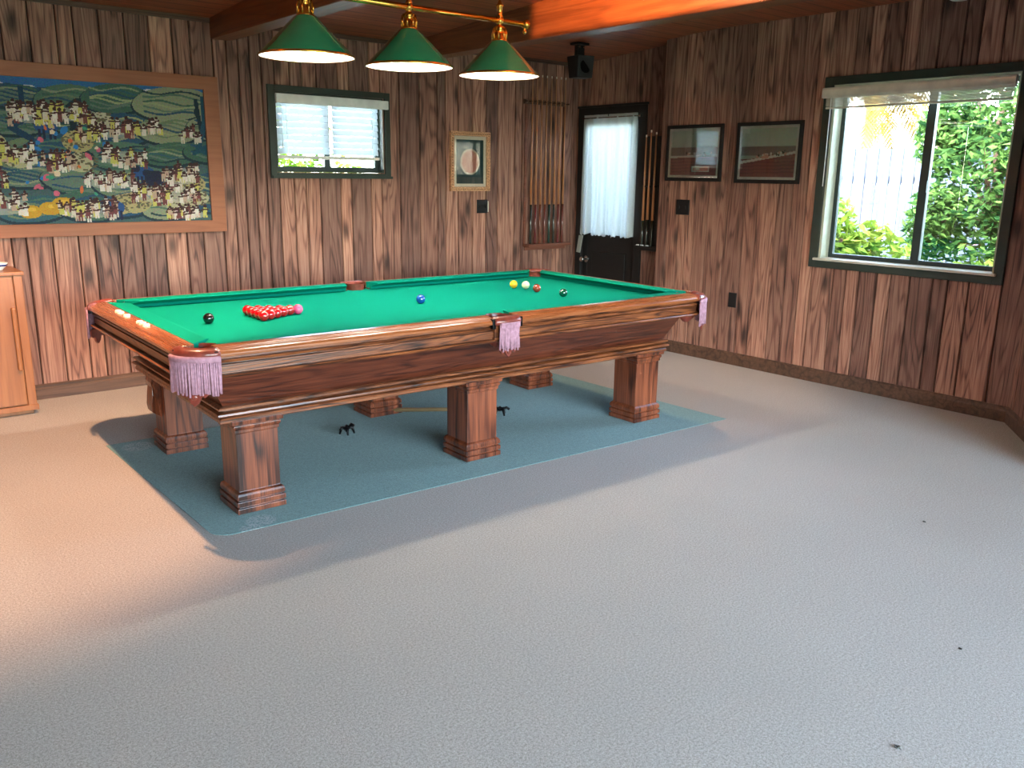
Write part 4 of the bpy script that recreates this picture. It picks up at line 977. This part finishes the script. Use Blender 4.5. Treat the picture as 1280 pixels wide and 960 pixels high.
# specks of lint on the carpet
def speck(x, y, r_, lab):
    rr2 = random.Random(int(x*100)); b = MB()
    for k in range(4):
        a_ = rr2.uniform(0, 6.28); b.tube([(x+r_*math.cos(a_)*q, y+r_*math.sin(a_)*q+.003*math.sin(q*4), .003+.002*(1-abs(q))) for q in (-1, -.3, .4, 1)], [.001, .002, .002, .001], 6)
    tag(b.build('lint_speck', M['butt_dark']), lab, 'lint', 'dark specks on the carpet')
speck(3.766, 1.599, .006, 'tiny dark speck on the carpet, topmost of the three at the right')
speck(2.783, 1.012, .006, 'tiny dark speck on the carpet, in the middle of the three at the right')
speck(2.128, .893, .009, 'tiny dark speck on the carpet at the bottom right edge of the view')

# ---------------------------------------------------------------- garden
b = MB(); b.box(-40, 40, -40, 40, -.35, -.25); tag(b.build('ground', M['ground']), kind='structure')
def leafcloud(mb, c, r, n, size, rr):
    for _ in range(n):
        d = Vector((rr.gauss(0, 1), rr.gauss(0, 1), rr.gauss(0, 1))).normalized(); k = rr.random()**.4
        p = Vector((c[0]+d.x*r[0]*k, c[1]+d.y*r[1]*k, c[2]+d.z*r[2]*k)); s_ = size*rr.uniform(.6, 1.4)
        a_ = Vector((rr.gauss(0, 1), rr.gauss(0, 1), rr.gauss(0, .6))).normalized(); b_ = a_.cross(Vector((rr.gauss(0, 1), rr.gauss(0, 1), rr.gauss(0, 1)))).normalized(); c_ = a_.cross(b_)*.15
        n1 = mb.verts([p-a_*s_, p-b_*s_*.42+c_*s_, p+a_*s_, p+b_*s_*.42+c_*s_]); mb.face([n1, n1+1, n1+2, n1+3])
def tree(name, x, y, h, blobs, n, size, mat, lab, cat, seed, grp):
    rr = random.Random(seed); r = empty(name, (x, y, -.25), label=lab, cat=cat, group=grp)
    b = MB(); b.tube([(x, y, -.25), (x+.05, y-.03, h*.4), (x-.04, y+.05, h*.75), (x, y, h)], [.07, .055, .04, .02], 8)
    for c, rd in blobs: b.tube([(x, y, h*.4), ((x+c[0])/2, (y+c[1])/2, (h*.5+c[2])/2), c], [.03, .02, .01], 6)
    loc(b, 'trunk', M['bark'], r)
    b = MB(); b.recalc = False
    for c, rd in blobs: leafcloud(b, c, rd, n, size, rr)
    loc(b, 'foliage', mat, r)
GR = 'trees and bushes in the garden'
tree('tree', 8.6, 3.4, 2.6, [((8.5, 3.4, 1.6), (.5, .5, .6)), ((8.6, 3.5, 2.5), (.5, .6, .6)), ((8.6, 3.3, .7), (.5, .5, .6)), ((8.8, 3.9, 2.7), (.4, .4, .5)), ((8.6, 3.9, 1.9), (.3, .3, .4)), ((8.5, 3.85, 1.1), (.35, .3, .4)), ((8.4, 3.0, 2.0), (.45, .4, .6)), ((8.5, 3.0, 1.1), (.45, .4, .5))], 1500, .045, M['leaf_green'], 'green leafy tree filling the right pane of the large window', 'tree', 1, GR)
tree('bush', 7.6, 4.3, 1.0, [((7.6, 4.35, .65), (.35, .45, .5)), ((7.6, 4.0, .7), (.3, .35, .45)), ((7.6, 4.55, .95), (.35, .35, .45))], 800, .055, M['leaf_lime'], 'yellow-green bush in front of the fence in the left pane', 'bush', 2, GR)
tree('bush', 7.4, 2.75, .8, [((7.4, 2.8, .55), (.35, .4, .4)), ((7.4, 3.2, .5), (.3, .35, .35))], 700, .045, M['leaf_lime'], 'low lime-green bush behind the lower right pane', 'bush', 3, GR)
def palm(x, y, h, lab, seed):
    rr = random.Random(seed); r = empty('palm_tree', (x, y, -.25), label=lab, cat='palm tree', group='palms beyond the fence')
    b = MB(); b.tube([(x, y, -.25), (x+.1, y, h*.5), (x, y, h)], [.09, .07, .06], 10); loc(b, 'trunk', M['bark'], r)
    b = MB(); b.recalc = False
    for k in range(26):
        a_ = rr.uniform(0, 6.28); e = rr.uniform(-.2, 1.1); L_ = rr.uniform(.8, 1.25); pts = []
        for q in range(9):
            f = q/8; rad = L_*f*math.cos(e*(1-f*.3)); z = h + L_*f*math.sin(e) - 1.1*L_*f*f*.75; pts.append(Vector((x+rad*math.cos(a_), y+rad*math.sin(a_), z)))
        for q in range(1, 9):
            p0, p1 = pts[q-1], pts[q]; d = (p1-p0).normalized(); sd = d.cross(Vector((0, 0, 1))).normalized()
            for t_ in (0, .33, .66):
                for sg in (-1, 1):
                    o_ = p0.lerp(p1, t_); tip = o_+sd*sg*.3*(1-.4*q/8)+d*.16-Vector((0, 0, .12)); n1 = b.verts([o_-d*.025, o_+d*.025, tip]); b.face([n1, n1+1, n1+2])
    loc(b, 'fronds', M['leaf_palm'], r)
palm(11.9, 6.55, 2.75, 'yellowish palm beyond the fence, seen in the left pane', 5)
palm(14.8, 6.9, 3.3, 'yellow-green palm beyond the fence near the window mullion', 6)
fn = empty('garden_fence', (10.2, 5, -.25), label='pale grey board fence behind the bushes outside the large window', cat='fence')
b = MB(); y = 1.0; rr = random.Random(8)
while y < 9.5: b.box(10.2, 10.225, y, y+.135, -.25, 1.86+rr.uniform(-.015, .015)); y += .153
loc(b, 'fence_boards', M['fence'], fn)
b = MB(); b.box(10.225, 10.27, 1, 9.5, .2, .29); b.box(10.225, 10.27, 1, 9.5, 1.45, 1.54); loc(b, 'fence_rail', M['fence'], fn)
sh = empty('shed', (18, 9, -.25), label='grey roofed outbuilding rising behind the garden fence', cat='shed')
b = MB(); b.box(17, 19, 7.6, 10.6, -.25, 2.05); loc(b, 'wall', M['shed'], sh)
b = MB(); b.sweep([(-.3, 2.05), (1.0, 2.65), (2.3, 2.05), (2.3, 1.97), (1.0, 2.56), (-.3, 1.97)], (17, 7.4, 0), (17, 10.8, 0), (1, 0, 0)); loc(b, 'roof', M['roof'], sh)
# greenery behind the back window; tree added beyond the door to cut the daylight
tree('bush', 3.6, 8.6, 1.9, [((3.2, 8.6, 1.3), (.8, .5, .7)), ((4.4, 8.8, 1.2), (.8, .5, .6)), ((3.8, 8.9, 1.9), (.9, .5, .5))], 700, .06, M['leaf_lime'], 'yellow-green bush glimpsed below the blind of the small window', 'bush', 4, GR)
tree('tree', 8.4, 8.3, 3.0, [((8.4, 8.3, 2.2), (.9, .9, 1.0)), ((8.2, 7.7, 1.4), (.8, .7, .8)), ((8.5, 8.9, 1.2), (.8, .8, .9)), ((8.0, 8.5, 3.0), (.9, .9, .7)), ((8.3, 8.0, .5), (.8, .8, .6))], 1100, .08, M['leaf_green'], 'green tree added outside to dim the daylight behind the curtained door', 'tree', 7, GR)
